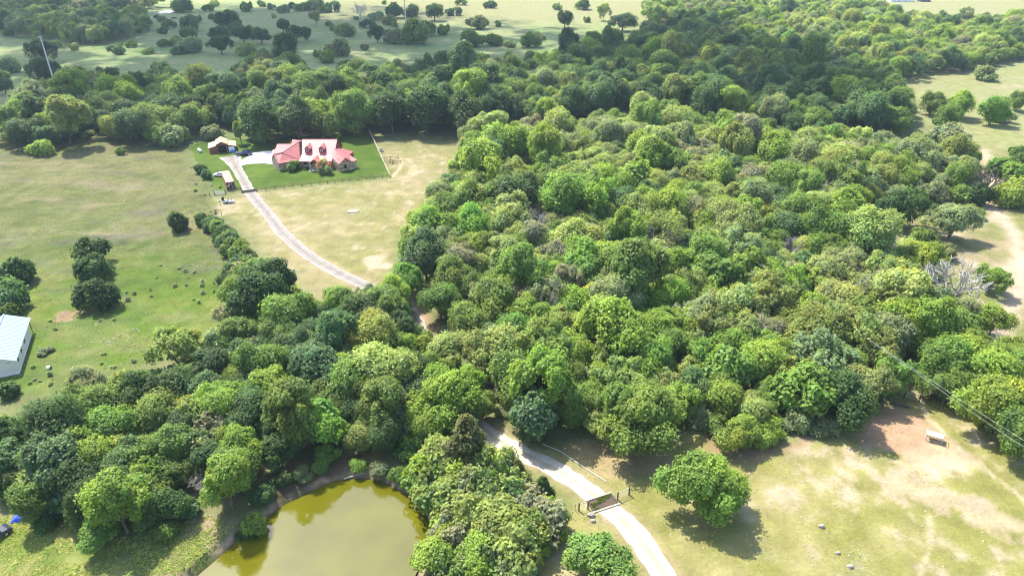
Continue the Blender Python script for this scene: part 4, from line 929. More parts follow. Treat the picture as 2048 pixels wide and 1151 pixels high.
scatter('undergrowth', UG, [s[0] for s in SS], leaf_mat('undergrowth_leaves', 'ramp', [D['d'], D['m'], D['g'], D['u'], D['b'], D['o'], D['g'], D['m'], D['l'], D['e']]), 'brushy undergrowth covering the woodland floor', 'undergrowth')
# grey weeds in the rough pasture
WD = []
for (x0, y0, x1, y1, n) in ((250, 530, 430, 610, 20), (60, 735, 300, 775, 16), (380, 330, 440, 430, 12), (60, 640, 240, 660, 4), (200, 700, 330, 740, 5)):
    for i in range(n):
        p = W(ur.uniform(x0, x1), ur.uniform(y0, y1)); s = ur.uniform(.1, .22); WD.append((p.x, p.y, 0, s, s * ur.uniform(1.0, 1.8), ur.uniform(0, 6.28), ur.randrange(4)))
scatter('pasture_weeds', WD, [s[0] for s in SS], leaf_mat('weed_leaves', 'ramp', [(0.40, 0.42, 0.28), (0.36, 0.44, 0.18), (0.42, 0.42, 0.32), (0.30, 0.42, 0.12), (0.38, 0.42, 0.24)]), 'grey weeds and tall herbs dotting the rough pasture', 'weeds')

# grass tufts
def tufts():
    r = np.random.default_rng(77); V = []; C_ = []
    def area(pts, n, h0, h1, cols):
        wp = Wp(pts); P = np.array(wp); k = 0; x0, y0 = P[:, :2].min(0); x1, y1 = P[:, :2].max(0)
        x = r.uniform(x0, x1, n * 4); y = r.uniform(y0, y1, n * 4); ok = sdist(wp, x, y) > 0
        ok &= pdist(DL, x, y) > 2.2; ok &= sdist(POND, x, y) < -1.2; ok &= fbm(x / 4, y / 4, 6, 3) > r.uniform(.3, .6, len(x))
        x = x[ok][:n]; y = y[ok][:n]; m = len(x); h = .4 * r.uniform(h0, h1, m) * (0.6 + .8 * fbm(x / 6, y / 6, 2, 2)); cs = 1.5 * np.array(cols)[r.integers(0, len(cols), m)] * r.uniform(.8, 1.2, (m, 1))
        for b in range(3):
            a = r.uniform(0, 6.28, m); w = h * r.uniform(.25, .5, m); lean = r.normal(size=(m, 2)) * h[:, None] * 1.1
            p = np.stack([x, y, np.zeros(m)], 1); dx = np.stack([np.cos(a) * w, np.sin(a) * w, np.zeros(m)], 1); top = p + np.concatenate([lean, h[:, None]], 1)
            V.append(np.stack([p - dx, p + dx, top], 1).reshape(-1, 3)); C_.append(np.repeat(cs, 3, 0))
    area([(-40, 280), (370, 290), (440, 420), (470, 560), (450, 690), (330, 720), (60, 780), (-40, 780)], 15000, .2, .6, [(.15, .2, .05), (.25, .24, .11), (.2, .18, .13), (.12, .19, .04)])
    area([(1060, 1100), (1150, 1010), (1120, 900), (1400, 860), (1500, 915), (1700, 880), (1840, 820), (1900, 760), (2060, 880), (2060, 1160), (1080, 1160)], 16000, .08, .26, [(.26, .27, .08), (.34, .31, .14), (.2, .26, .06)])
    area([(515, 390), (780, 360), (750, 275), (930, 270), (920, 340), (840, 410), (770, 500), (760, 560), (650, 590), (540, 470)], 7000, .12, .35, [(.26, .26, .1), (.36, .31, .17)])
    area([(-20, 1040), (120, 1010), (230, 1080), (420, 1030), (480, 1060), (380, 1160), (-20, 1160)], 6000, .2, .6, [(.2, .26, .06), (.32, .31, .12), (.16, .23, .04)])
    V = np.concatenate(V); C_ = np.concatenate(C_); n = len(V) // 3
    me = np_mesh('grass_tufts', V, np.arange(n * 3).reshape(n, 3), M_LEAFG, C_); o = bpy.data.objects.new('grass_tufts', me); COL.objects.link(o); tag(o, 'rough grass tufts over the pastures', 'grass', kind='stuff')
M_LEAFG = leaf_mat('grass_blades', 'object')
tufts(); bpy.data.objects['grass_tufts'].color = (1, 1, 1, 1)

# ------------------------------------------------------------------ buildings and small things
def root_of(o):
    while o.parent: o = o.parent
    return o
def part(name, mb, mat, parent, sm=False):
    """mesh given in world coordinates, stored under its thing"""
    b = root_of(parent).location; mb.v = [(x - b.x, y - b.y, z - b.z) for x, y, z in mb.v]
    return mb.build(name, mat, parent, sm)
def share(name, mesh, parent, loc=(0, 0, 0), rz=0.0):
    o = bpy.data.objects.new(name, mesh); COL.objects.link(o); o.parent = parent; o.location = loc; o.rotation_euler = (0, 0, rz); return o
def hz(x, y, z=0.0): return W(530 + x * .09766, 265 + y * .09766, z)

# the red-roofed stone house ------------------------------------------------
hb = Vector((-66, 226, 0))
house = empty('house', hb, 'sprawling stone ranch house with coral red metal roof on the bright lawn', 'house')
FL = hz(300, 785); BL = hz(160, 690); FLe = hz(275, 635, 2.8); BLe = hz(145, 530, 2.8); LPk = hz(185, 445, 5.0); KN = hz(350, 410, 5.3); AP = hz(690, 185, 7.3)
CB = hz(715, 560, 2.8); BT1 = hz(250, 235, 6.0); BT2 = hz(530, 235, 6.0)
RL = Vector((-72.6, 232.5, 7.5)); RR = Vector((-60.5, 232.5, 7.5)); SL = Vector((-71.4, 226.6, 4.3)); SR = Vector((-60.4, 226.6, 4.3)); EL = Vector((-71.6, 222.3, 2.85)); ER = Vector((-60.6, 222.3, 2.85))
BKR = Vector((-60.5, 239, 3.2)); BKL = Vector((-72.6, 239, 3.2))
RF = hz(1525, 645, 2.8); RG = hz(1640, 520, 4.6); RGe = hz(1775, 590, 2.8); RE = hz(1890, 560, 2.8); RT = hz(1420, 320, 5.5); RW1 = hz(1815, 385, 3.0); RW2 = hz(1730, 460, 3.0); RWt = hz(1530, 320, 4.6)
def rp(pts, m=M_ROOFR, th=.16, name='roof'): return part(name, MB().slab(pts, th), m, house)
coral = rp([FLe, CB, AP, KN, LPk]); coral['label'] = 'shaded coral slope of the angled garage wing'
rp([LPk, KN, AP, BT2, BT1])
rp([LPk + Vector((0, 0, .02)), BT1, Vector((BLe.x - .3, BLe.y + .2, 2.8))], th=.1)
BW = hz(560, 142, 6.3); rp([BT2 + Vector((.1, .3, -.3)), AP, RL + Vector((-.1, .1, -.5)), BW])
mainroof = rp([SL, SR, RR, RL]); rp([EL, ER, SR + Vector((0, -.02, -.03)), SL + Vector((0, -.02, -.03))])
rp([RR + Vector((0, .02, 0)), BKR, BKL, RL + Vector((0, .02, 0))])
rp([RL + Vector((-.1, .2, -.5)), BW + Vector((0, .1, 0)), Vector((-80, 243, 3)), BKL + Vector((-.1, 0, 0))])
rp([RF, RG, RT, Vector((-61.0, 224.4, 3.5))]); rp([RG, RGe, RE, RW2, RT])
rp([RT + Vector((.1, .1, -.1)), RW2 + Vector((0, .1, .05)), RW1, RWt])
# ridge caps
rc = MB(); rc.tube(RL, RR, .13, n=5); rc.tube(RG, RT, .11, n=5); rc.tube(LPk, KN, .11, n=5); rc.tube(KN, AP, .11, n=5); part('ridge_cap', rc, M_ROOFR, house)
# stone walls
def wall(pts, name='wall', m=M_STONE, th=.3):
    mb = MB(); return part(name, mb.slab(pts, th) if False else mb.poly(pts), m, house)
plan = [(FL.x, FL.y), (CB.x - .3, CB.y + .3), (-71.6, 224.9), (-61.0, 224.9), (-61.0, 224.2), (-57.7, 219.9), (-54.0, 222.25), (-52.6, 223.6), (-56.4, 229.0), (-60.6, 232), (-60.6, 238.6), (-72.5, 238.6), (-79.8, 242.5), (-84.5, 236), (-84.0, 233.4), (BL.x, BL.y)]
part('stone_wall', MB().prism(plan, 0, 2.75), M_STONE, house)
part('gable', MB().poly([(FL.x, FL.y, 2.74), (BL.x, BL.y, 2.74), (LPk.x + .12, LPk.y + .08, LPk.z - .18)]).poly([(FL.x, FL.y, 2.74), (LPk.x + .12, LPk.y + .08, LPk.z - .18), (BL.x + .02, BL.y, 2.74)]), M_STONE, house)
part('gable', MB().poly([(-57.7, 219.92, 2.74), (-54.0, 222.27, 2.74), (RG.x - .25, RG.y + .35, RG.z - .2)]), M_STONE, house)
g3 = part('gable', MB().poly([(-60.55, 226.7, 2.7), (-60.55, 238.5, 2.7), (-60.55, 232.5, 7.35)]), M_SIDER, house)
part('siding_wall', MB().prism([(RW2.x - .1, RW2.y + .1), (RW1.x - .15, RW1.y), (RW1.x - 2, RW1.y + 1.5), (RW2.x - 1.5, RW2.y + 1.5)], 0, 2.86), M_SIDER, house)
fa = MB(); fa.tube(Vector((RR.x + .06, RR.y, RR.z - .12)), Vector((RR.x + .06, SR.y, SR.z - .12)), .14, n=4); fa.tube(Vector((RR.x + .06, RR.y, RR.z - .12)), Vector((RR.x + .06, BKR.y, BKR.z - .1)), .14, n=4)
fa.tube(LPk + Vector((-.08, -.06, -.15)), BLe + Vector((-.05, 0, -.12)), .13, n=4); fa.tube(LPk + Vector((-.08, -.06, -.15)), FLe + Vector((-.08, -.08, -.1)), .12, n=4); fa.tube(RG + Vector((.1, -.15, -.12)), RF + Vector((.1, -.12, -.1)), .1, n=4); fa.tube(RG + Vector((.1, -.15, -.12)), RGe + Vector((.1, -.12, -.1)), .1, n=4); fa.tube(AP + Vector((.1, 0, 0)), CB + Vector((.1, 0, 0)), .09, n=4)
part('fascia', fa, M_TRIM, house)
# dormers
for cx in (-69.55, -64.75):
    y0 = 226.9; zb = 4.4; w = 1.7; d = MB(); d.prism([(cx - w / 2, y0), (cx + w / 2, y0), (cx + w / 2, y0 + 3.4), (cx - w / 2, y0 + 3.4)], zb - .3, zb + 1.5)
    d.poly([(cx - w / 2, y0, zb + 1.5), (cx + w / 2, y0, zb + 1.5), (cx, y0, zb + 2.25)]); dm = part('dormer', d, M_SIDER, house)
    e = .3; R1 = MB(); R1.slab([(cx - w / 2 - e, y0 - e, zb + 1.32), (cx, y0 - e, zb + 2.36), (cx, y0 + 4.2, zb + 2.36), (cx - w / 2 - e, y0 + 2.6, zb + 1.32)], .1); part('dormer_roof', R1, M_ROOFR, dm)
    R2 = MB(); R2.slab([(cx, y0 - e, zb + 2.36), (cx + w / 2 + e, y0 - e, zb + 1.32), (cx + w / 2 + e, y0 + 2.6, zb + 1.32), (cx, y0 + 4.2, zb + 2.36)], .1); part('dormer_roof', R2, M_ROOFR, dm)
    ring = MB(); seg = 10
    for i in range(seg):
        a0, a1 = 2 * math.pi * i / seg, 2 * math.pi * (i + 1) / seg
        ring.tube((cx + .46 * math.cos(a0), y0 - .04, zb + .95 + .46 * math.sin(a0)), (cx + .46 * math.cos(a1), y0 - .04, zb + .95 + .46 * math.sin(a1)), .09, n=4)
    wf = part('window_frame', ring, M_WHITE, dm)
    part('window', MB().poly([(cx + .4 * math.cos(2 * math.pi * i / 10), y0 - .02, zb + .95 + .4 * math.sin(2 * math.pi * i / 10)) for i in range(10)]), M_GLASS, dm)
# entrance portico
px0, px1, py = -67.5, -64.4, 220.7
por = part('portico_roof', MB().slab([(px0 - .35, py - .2, 2.75), (-66.0, py - .2, 4.05), (-65.9, 226.0, 4.05), (px0 - .35, 223.2, 2.75)], .13), M_ROOFR, house)
part('portico_roof', MB().slab([(-66.0, py - .2, 4.05), (px1 + .45, py - .2, 2.75), (px1 + .45, 223.4, 2.75), (-65.9, 226.0, 4.05)], .13), M_ROOFR, house)
part('portico_gable', MB().poly([(px0 - .1, py, 2.68), (px1 + .2, py, 2.68), (-66.0, py, 3.85)]), M_TRIM, house)
for x in (px0, px1): part('column', MB().tube((x, py + .2, 0), (x, py + .2, 2.75), .27, .23, 8), M_STONE, house)
part('front_door', MB().box((-66.0, 224.82, 1.1), (1.9, .1, 2.2)), M_TRIM, house)
part('porch_floor', MB().box((-66, 222.7, .06), (4.2, 4.2, .12)), M_CONC, house)
for x in (-70.2, -68.6, -62.9, -61.9):
    w_ = part('window', MB().box((x, 224.86, 1.5), (1.0, .07, 1.3)), M_GLASS, house); part('window_frame', MB().box((x, 224.87, .8), (1.2, .12, .12)).box((x, 224.87, 2.2), (1.2, .12, .12)), M_WHITE, w_)
gw = Vector((.83, .56, 0)); gc = Vector((-55.85, 221.05, 0)); 
w_ = part('window', MB().box((gc.x + .06, gc.y - .1, 1.5), (1.2, .08, 1.2), math.atan2(.56, .83)), M_GLASS, house)
ant = empty('antenna_mast', hz(755, 105), 'thin pale antenna mast behind the red-roofed house', 'antenna'); b0 = ant.location.copy()
part('mast', MB().tube(b0, b0 + Vector((0, 0, 8)), .06, n=5), M_STEEL, ant)
for k in (5.5, 6.6, 7.6): part('antenna_arm', MB().tube(b0 + Vector((-.1, 0, k)), b0 + Vector((1.3, 0, k + .1)), .05, n=4), M_STEEL, ant)
part('dish', MB().loft([[b0 + Vector((.9 + r_ * math.cos(a), -.15 - .2 * (1 - r_ / .4), 4.6 + r_ * math.sin(a))) for a in [i * .785 for i in range(8)]] for r_ in (.06, .25, .42)]), M_WHITE, ant)
vent = tag(MB().tube((-57.6, 237.5, 0), (-57.6, 237.5, 1.3), .35, .3, 8).build('air_unit', M_STEEL), 'small pale cylindrical unit on the lawn behind the house gable', 'air unit')

# the small red barn ---------------------------------------------------------
def bz(x, y, z=0.0): return W(370 + x * .078125, 265 + y * .078125, z)
B0 = bz(640, 545); ub = Vector((.934, .357, 0)); vb = Vector((-.357, .934, 0))
barn = empty('barn', B0, 'small dark red barn with tan raised-centre roof and open middle bay', 'barn')
def bp(u, v, z): return B0 + ub * u + vb * v + Vector((0, 0, z))
def bquad(pts): return [bp(*p) for p in pts]
part('wall', MB().poly(bquad([(0, 0, 0), (2.6, 0, 0), (2.6, 0, 2.7), (0, 0, 2.15)])).poly(bquad([(0, 6.5, 0), (0, 0, 0), (0, 0, 2.15), (0, 6.5, 2.15)])).poly(bquad([(2.6, 0, 0), (2.6, 6.5, 0), (2.6, 6.5, 2.8), (2.6, 0, 2.8)])), M_BARNR, barn)
part('wall', MB().poly(bquad([(6.2, 0, 0), (8.9, 0, 0), (8.9, 0, 2.15), (6.2, 0, 2.7)])).poly(bquad([(8.9, 0, 0), (8.9, 6.5, 0), (8.9, 6.5, 2.15), (8.9, 0, 2.15)])).poly(bquad([(6.2, 6.5, 0), (6.2, 0, 0), (6.2, 0, 2.8), (6.2, 6.5, 2.8)])), M_BARNR, barn)
part('back_wall', MB().poly(bquad([(8.9, 6.5, 0), (0, 6.5, 0), (0, 6.5, 2.15), (2.6, 6.5, 2.7), (4.4, 6.5, 3.9), (6.2, 6.5, 2.7), (8.9, 6.5, 2.15)])), M_BARNR, barn)
part('gable', MB().poly(bquad([(2.6, -.02, 2.6), (6.2, -.02, 2.6), (6.2, -.02, 3.1), (4.4, -.02, 4.0), (2.6, -.02, 3.1)])), M_BARNR, barn)
for pts in ([(-.3, -.35, 2.1), (2.7, -.35, 2.8), (2.7, 6.8, 2.8), (-.3, 6.8, 2.1)], [(6.1, -.35, 2.8), (9.2, -.35, 2.1), (9.2, 6.8, 2.1), (6.1, 6.8, 2.8)], [(2.3, -.6, 3.05), (4.4, -.6, 4.15), (4.4, 7.0, 4.15), (2.3, 7.0, 3.05)], [(4.4, -.6, 4.15), (6.5, -.6, 3.05), (6.5, 7.0, 3.05), (4.4, 7.0, 4.15)]):
    part('roof', MB().slab(bquad(pts), .1), M_ROOFT, barn)
part('garage_door', MB().box(bp(7.5, -.06, 1.0), (2.0, .06, 1.9), math.atan2(.357, .934)), M_WHITE, barn)
for u in (2.5, 6.3): part('door', MB().box(bp(u + (.35 if u < 4 else -.35), -.5, 1.35), (.08, 1.1, 2.5), math.atan2(.357, .934)), M_ROOFT, barn)
part('beam', MB().tube(bp(2.6, 0, 2.6), bp(6.2, 0, 2.6), .09, n=4), M_TRIM, barn)
tr_ = empty('utility_tractor', bp(4.3, 2.2, 0), 'dark tractor parked inside the barn bay', 'tractor'); q = tr_.location
part('body', MB().box(q + Vector((0, 0, 1.0)), (1.1, 2.4, .8)).box(q + Vector((0, .6, 1.75)), (1.1, 1.1, .9)), M_DARKST, tr_)
for sx in (-.8, .8): part('wheel', MB().tube(q + Vector((sx - .18, .6, .7)), q + Vector((sx + .18, .6, .7)), .7, n=10), M_TYRE, tr_); part('wheel', MB().tube(q + Vector((sx * .8 - .12, -1.0, .42)), q + Vector((sx * .8 + .12, -1.0, .42)), .42, n=10), M_TYRE, tr_)
def blob(name, c, d, mat, label, cat, seed=1, n=10, kind=None):
    r = np.random.default_rng(seed); m = MB(); rings = []
    for i in range(6):
        t = i / 5; rr = math.cos(t * 1.45) ** .6
        rings.append([Vector(c) + Vector((d[0] / 2 * rr * math.cos(a) * (1 + .2 * r.normal()), d[1] / 2 * rr * math.sin(a) * (1 + .12 * r.normal()), d[2] * math.sin(t * 1.5) * (1 + .05 * r.normal()))) for a in [2 * math.pi * j / n for j in range(n)]])
    m.loft(rings); o = m.build(name, mat); o.data.transform(Matrix.Translation(-Vector(c))); o.location = c
    return tag(o, label, cat)
blob('tarped_load', bp(7.9, -1.3, 0), (1.7, 1.2, 1.0), M_BLUE, 'blue covered load in front of the white barn door', 'covered load', 5)
pt = empty('propane_tank', bz(385, 500), 'white propane tank lying on the lawn beside the barn', 'propane tank', -0.9); 
tk = MB(); rings = []
for i, (x, r_) in enumerate(((-1.55, .1), (-1.45, .33), (-1.2, .47), (1.2, .47), (1.45, .33), (1.55, .1))): rings.append([(x, r_ * math.cos(a), .75 + r_ * math.sin(a)) for a in [j * math.pi / 5 for j in range(10)]])
tk.loft(rings).build('tank', M_WHITE, pt, True)
for x in (-.9, .9): MB().box((x, 0, .18), (.15, .8, .36)).build('leg', M_STEEL, pt)
MB().tube((0, 0, 1.2), (0, 0, 1.42), .14, n=8).build('valve_cap', M_STEEL, pt)

def car(name, loc, rz, label, paint, kind='car', cat='car'):
    o = empty(name, loc, label, cat, rz); L, Wd = (5.7, 2.0) if kind == 'pickup' else (4.6, 1.8); h0, h1, h2 = (.5, 1.15, 1.9) if kind == 'pickup' else (.35, .95, 1.45)
    def ring(x, w, z0, z1): return [(x, -w, z0), (x, w, z0), (x, w, z1 - .12), (x, w * .88, z1), (x, -w * .88, z1), (x, -w, z1 - .12)]
    b = MB(); hw = Wd / 2
    b.loft([ring(-L / 2, hw * .9, h0 + .1, h1 - .08), ring(-L / 2 + .25, hw, h0, h1), ring(L * .18, hw, h0, h1), ring(L * .22, hw, h0, h1), ring(L / 2 - .5, hw * .97, h0, h1 - .08), ring(L / 2, hw * .86, h0 + .1, h1 - .22)]); b.build('body', paint, o)
    x0, x1, x2, x3 = (-.55, -.4, 1.0, 1.75) if kind == 'pickup' else (-1.95, -1.3, .35, 1.15)
    c = MB(); c.loft([[(x0, -hw * .93, h1 - .02), (x0, hw * .93, h1 - .02), (x3, hw * .93, h1 - .02), (x3, -hw * .93, h1 - .02)], [(x1, -hw * .76, h2), (x1, hw * .76, h2), (x2, hw * .76, h2), (x2, -hw * .76, h2)]]); cab = c.build('cab', paint, o)
    t = .16; f = lambda a, b_, k: a + (b_ - a) * k
    for s in (-1, 1): MB().poly([(f(x0, x1, t) + .1, s * (hw * f(.93, .76, t) + .012), f(h1, h2, t)), (f(x3, x2, t) - .12, s * (hw * f(.93, .76, t) + .012), f(h1, h2, t)), (f(x3, x2, .85) - .1, s * (hw * f(.93, .76, .85) + .012), f(h1, h2, .85)), (f(x0, x1, .85) + .1, s * (hw * f(.93, .76, .85) + .012), f(h1, h2, .85))][::s]).build('side_window', M_GLASS, o)
    for xa, xb, sg, nm in ((x3, x2, 1, 'windscreen'), (x0, x1, -1, 'rear_window')): MB().poly([(f(xa, xb, .12) + sg * .015, -hw * .82, f(h1, h2, .12)), (f(xa, xb, .12) + sg * .015, hw * .82, f(h1, h2, .12)), (f(xa, xb, .88) + sg * .015, hw * .7, f(h1, h2, .88)), (f(xa, xb, .88) + sg * .015, -hw * .7, f(h1, h2, .88))][::sg]).build(nm, M_GLASS, o)
    wr = .4 if kind == 'pickup' else .33
    wm = MB().tube((0, -.13, 0), (0, .13, 0), wr, n=12).mesh('wheel', M_TYRE); rm = MB().tube((0, -.14, 0), (0, .14, 0), wr * .55, n=8).mesh('rim', M_STEEL)
    for sx in (-L * .3, L * .31):
        for sy in (-1, 1): w = share('wheel', wm, o, (sx, sy * (hw - .1), wr)); share('rim', rm, w)
    for s in (-1, 1): MB().box((L / 2 - .02, s * hw * .62, h1 - .38), (.08, .34, .16)).build('headlight', M_WHITE, o); MB().box((-L / 2 + .02, s * hw * .75, h1 - .25), (.07, .16, .3)).build('tail_light', M_SIDER, o)
    MB().box((L / 2 - .05, 0, h0 + .12), (.2, Wd * .9, .22)).build('bumper', M_STEEL if kind == 'pickup' else paint, o)
    if kind == 'pickup': MB().box((-1.75, 0, h1 + .02), (2.1, Wd * .84, .08)).build('bed_cover', M_BLACK, o)
    return o
car('pickup_truck', bz(1525, 580), math.radians(8), 'navy pickup truck with dark bed cover parked where driveway meets the pad', M_TRUCK, 'pickup', 'pickup')
def cz(x, y, z=0.0): return W(380 + x * .0869, 320 + y * .0869, z)
car('parked_car', (-95.6, 215.4, 0), math.radians(176), 'white car parked nose to the bushes behind the container', M_CARW)
dc = car('parked_car', W(-15, 1080), math.radians(60), 'dark car at the frame edge below the blue tarp', M_CARD)

# shipping container -----------------------------------------------------------
axis = Vector((-5.6, 10.95, 0)).normalized(); c0 = Vector((-87.45, 202.3, 0)); rzc = math.atan2(axis.y, axis.x)
ct = empty('shipping_container', c0, 'long rust-red shipping container with salmon roof and dark doors beside the driveway', 'container', rzc)
LC = 12.2
def corr(nm, y, sgn):
    m = MB(); n = 60
    xs_ = [.1 + i * (LC - .2) / n for i in range(n + 1)]
    pr = [(x, y + sgn * (.03 if (i // 2) % 2 else 0.0)) for i, x in enumerate(xs_)]
    for a, b in zip(pr, pr[1:]): m.poly([(a[0], a[1], .15), (b[0], b[1], .15), (b[0], b[1], 2.5), (a[0], a[1], 2.5)][::-sgn or 1])
    return m.build(nm, M_RUST, ct)
corr('side_wall', 1.18, 1); corr('side_wall', -1.18, -1)
MB().box((LC / 2, 0, 2.55), (LC, 2.44, .08)).build('roof', M_RUSTR, ct); MB().box((LC / 2, 0, .1), (LC, 2.4, .12)).build('floor_frame', M_DARKST, ct); MB().box((LC - .05, 0, 1.35), (.06, 2.36, 2.4)).build('end_wall', M_RUST, ct)
for s in (-1, 1):
    d = MB().box((.02, s * .6, 1.33), (.06, 1.16, 2.34)).build('door', M_RUSTD, ct)
    MB().tube((-.04, s * .45, .2), (-.04, s * .45, 2.45), .03, n=5).build('locking_bar', M_WHITE if s < 0 else M_STEEL, d)
MB().box((-.03, .75, 1.35), (.04, .42, .34)).build('placard', M_WHITE, ct); MB().box((-.03, .25, 1.9), (.04, .5, .36)).build('placard', M_STEEL, ct)
for s in (-1, 1):
    for x in (.05, LC - .05): MB().box((x, s * 1.17, 1.32), (.14, .14, 2.5)).build('corner_post', M_RUST, ct)

# white shed with zinc roof -------------------------------------------------------
s0 = Vector((-91.0, 104.0, 0)); sa = Vector((-.411, .911, 0)); sl = Vector((-.911, -.411, 0)); rzs = math.atan2(sa.y, sa.x)
shed = empty('metal_shed', s0, 'white shed with pale blue zinc roof and dark windows at the pasture edge', 'shed', rzs)
WS, LS, HS, HR = 7.4, 14.4, 2.85, 4.45   # local x runs along the shed, local y towards its far side
MB().poly([(0, 0, 0), (LS, 0, 0), (LS, 0, HS), (0, 0, HS)]).poly([(LS, WS, 0), (0, WS, 0), (0, WS, HS), (LS, WS, HS)]).build('long_wall', M_CREAM, shed)
MB().poly([(0, WS, 0), (0, 0, 0), (0, 0, HS), (0, WS / 2, HR), (0, WS, HS)]).build('end_wall', M_CREAM, shed); MB().poly([(LS, 0, 0), (LS, WS, 0), (LS, WS, HS), (LS, WS / 2, HR), (LS, 0, HS)]).build('end_wall', M_CREAM, shed)
npan = 17; pw_ = (LS + 2.6) / npan
sl_ = math.atan2(HR - HS, WS / 2); run = math.hypot(WS / 2 + .4, (HR - HS) * (WS / 2 + .4) / (WS / 2))
def panel(sg):
    m = MB(); y0 = -.4 if sg > 0 else WS + .4; z0 = HS + .06 - .4 * (HR - HS) / (WS / 2)
    m.slab([(0, y0, z0), (pw_ - .02, y0, z0), (pw_ - .02, WS / 2, HR + .06), (0, WS / 2, HR + .06)][::sg], .04)
    m.tube((.02, y0, z0 + .02), (.02, WS / 2, HR + .08), .035, n=4); m.tube((pw_ / 2, y0, z0 + .01), (pw_ / 2, WS / 2, HR + .07), .02, n=4); return m.mesh('roof_panel', M_SHEDROOF)
for sg in (1, -1):
    me = panel(sg)
    for i in range(npan): share('roof_panel', me, shed, (-.4 + i * pw_, 0, 0))
MB().tube((-.45, WS / 2, HR + .1), (LS + 2.2, WS / 2, HR + .1), .12, n=6).build('ridge_cap', M_SHEDROOF, shed)
for x in (2.2, 5.6, 9.2):
    w = MB().box((x, -.01, 1.75), (1.0, .05, .9)).build('window', M_GLASS, shed); MB().box((x, -.03, 1.26), (1.2, .08, .08)).build('sill', M_CREAM, w)
for y in (.1, WS - .1): MB().tube((LS + 2.0, y, 0), (LS + 2.0, y, HS), .08, n=6).build('post', M_POSTD, shed)
MB().box((-.03, 1.0, 2.5), (.1, .25, .12)).build('lamp', M_DARKST, shed)
MB().box((LS / 2 - .3, WS / 2, .06), (LS + .3, WS + .3, .14)).build('foundation', M_CONC, shed)
bk = empty('bucket', W(98, 737), 'white bucket with black side on the grass below the shed', 'bucket'); MB().tube((0, 0, 0), (0, 0, .5), .3, .36, 10).build('pail', M_WHITE, bk); MB().tube((.2, .05, .3), (.45, .1, .3), .26, n=8).build('black_lid', M_BLACK, bk)
# camper trailer in the trees
cb = W(428, 712); cp = empty('camper_trailer', cb, 'white camper trailer half hidden by thin olive trees', 'trailer', math.radians(100))
MB().loft([[(-3.2, -1.15, .6), (-3.2, 1.15, .6), (-3.0, 1.15, 2.5), (-3.0, -1.15, 2.5)], [(-2.8, -1.2, .5), (-2.8, 1.2, .5), (-2.6, 1.2, 2.85), (-2.6, -1.2, 2.85)], [(2.6, -1.2, .5), (2.6, 1.2, .5), (2.5, 1.2, 2.85), (2.5, -1.2, 2.85)], [(3.3, -1.15, .9), (3.3, 1.15, .9), (3.0, 1.15, 2.2), (3.0, -1.15, 2.2)]]).build('body', M_WHITE, cp)
for s in (-1, 1):
    MB().tube((-.3, s * 1.05 - .1, .35), (-.3, s * 1.05 + .1, .35), .35, n=10).build('wheel', M_TYRE, cp)
    for x in (-1.6, 1.2): MB().box((x, s * 1.21, 1.8), (.9, .04, .6)).build('window', M_GLASS, cp)
MB().tube((3.2, 0, .5), (4.4, 0, .45), .06, n=5).build('tow_bar', M_DARKST, cp); MB().box((0, 0, 2.93), (.8, .7, .18)).build('roof_vent', M_STEEL, cp)
# tarp
tb = W(44, 1036); tp = MB(); nx, ny = 10, 7; r = np.random.default_rng(6)
for j in range(ny):
    for i in range(nx):
        u, v = i / (nx - 1) - .5, j / (ny - 1) - .5; e = max(abs(u), abs(v)) * 2; tp.v.append((u * 2.6, v * 1.5, max(.03, .75 * (1 - e ** 3)) + r.normal() * .05))
tp.f = [(j * nx + i, j * nx + i + 1, (j + 1) * nx + i + 1, (j + 1) * nx + i) for j in range(ny - 1) for i in range(nx - 1)]
t_o = tp.build('blue_tarp', M_TARP); t_o.location = tb; t_o.rotation_euler = (0, 0, .25); tag(t_o, 'bright blue tarp draped over a low pile under shady trees', 'tarp')
# small boat
bo = empty('small_boat', cz(900, 985), 'small white boat with black raised outboard on bare grass beside the driveway', 'boat', math.radians(4))
def bring(x, w, z0, z1): return [(x, -w, z1), (x, -w * .7, z0), (x, w * .7, z0), (x, w, z1)]
hb_ = MB(); hb_.loft([bring(-1.7, .65, .25, .75), bring(0, .72, .22, .75), bring(1.1, .5, .28, .8), bring(1.8, .06, .6, .9)]); hb_.build('hull', M_WHITE, bo)
MB().box((-.3, 0, .78), (1.9, .8, .04)).build('deck', M_BLACK, bo); MB().box((-.2, 0, .9), (.3, 1.0, .22)).build('seat', M_BLACK, bo); MB().box((.8, 0, .9), (.25, .6, .2)).build('seat', M_BLACK, bo)
MB().loft([[(-1.75, -.28, .7), (-1.35, -.28, .7), (-1.35, .28, .7), (-1.75, .28, .7)], [(-2.0, -.3, 1.5), (-1.3, -.3, 1.6), (-1.3, .3, 1.6), (-2.0, .3, 1.5)], [(-1.6, -.22, 2.0), (-1.2, -.22, 2.0), (-1.2, .22, 2.0), (-1.6, .22, 2.0)]]).build('outboard_motor', M_BLACK, bo)
for s in (-1, 1): MB().tube((-.4, s * .75 - .08, .28), (-.4, s * .75 + .08, .28), .28, n=10).build('wheel', M_TYRE, bo)
MB().box((0, 0, .2), (3.8, .12, .1)).build('trailer_beam', M_STEEL, bo)
# trough and pens
tg = empty('water_trough', W(762, 303), 'grey-blue stock trough outside the lawn fence', 'trough', -.7)
MB().loft([[(-.9, -.4, .05), (.9, -.4, .05), (.9, .4, .05), (-.9, .4, .05)], [(-1.0, -.5, .65), (1.0, -.5, .65), (1.0, .5, .65), (-1.0, .5, .65)]], True).build('tub', M_STEEL, tg); MB().box((0, 0, .60), (1.8, .85, .12)).build('water', M_GLASS, tg); MB().box((-.7, .7, .35), (.5, .4, .7)).build('float_box', M_DARKST, tg)

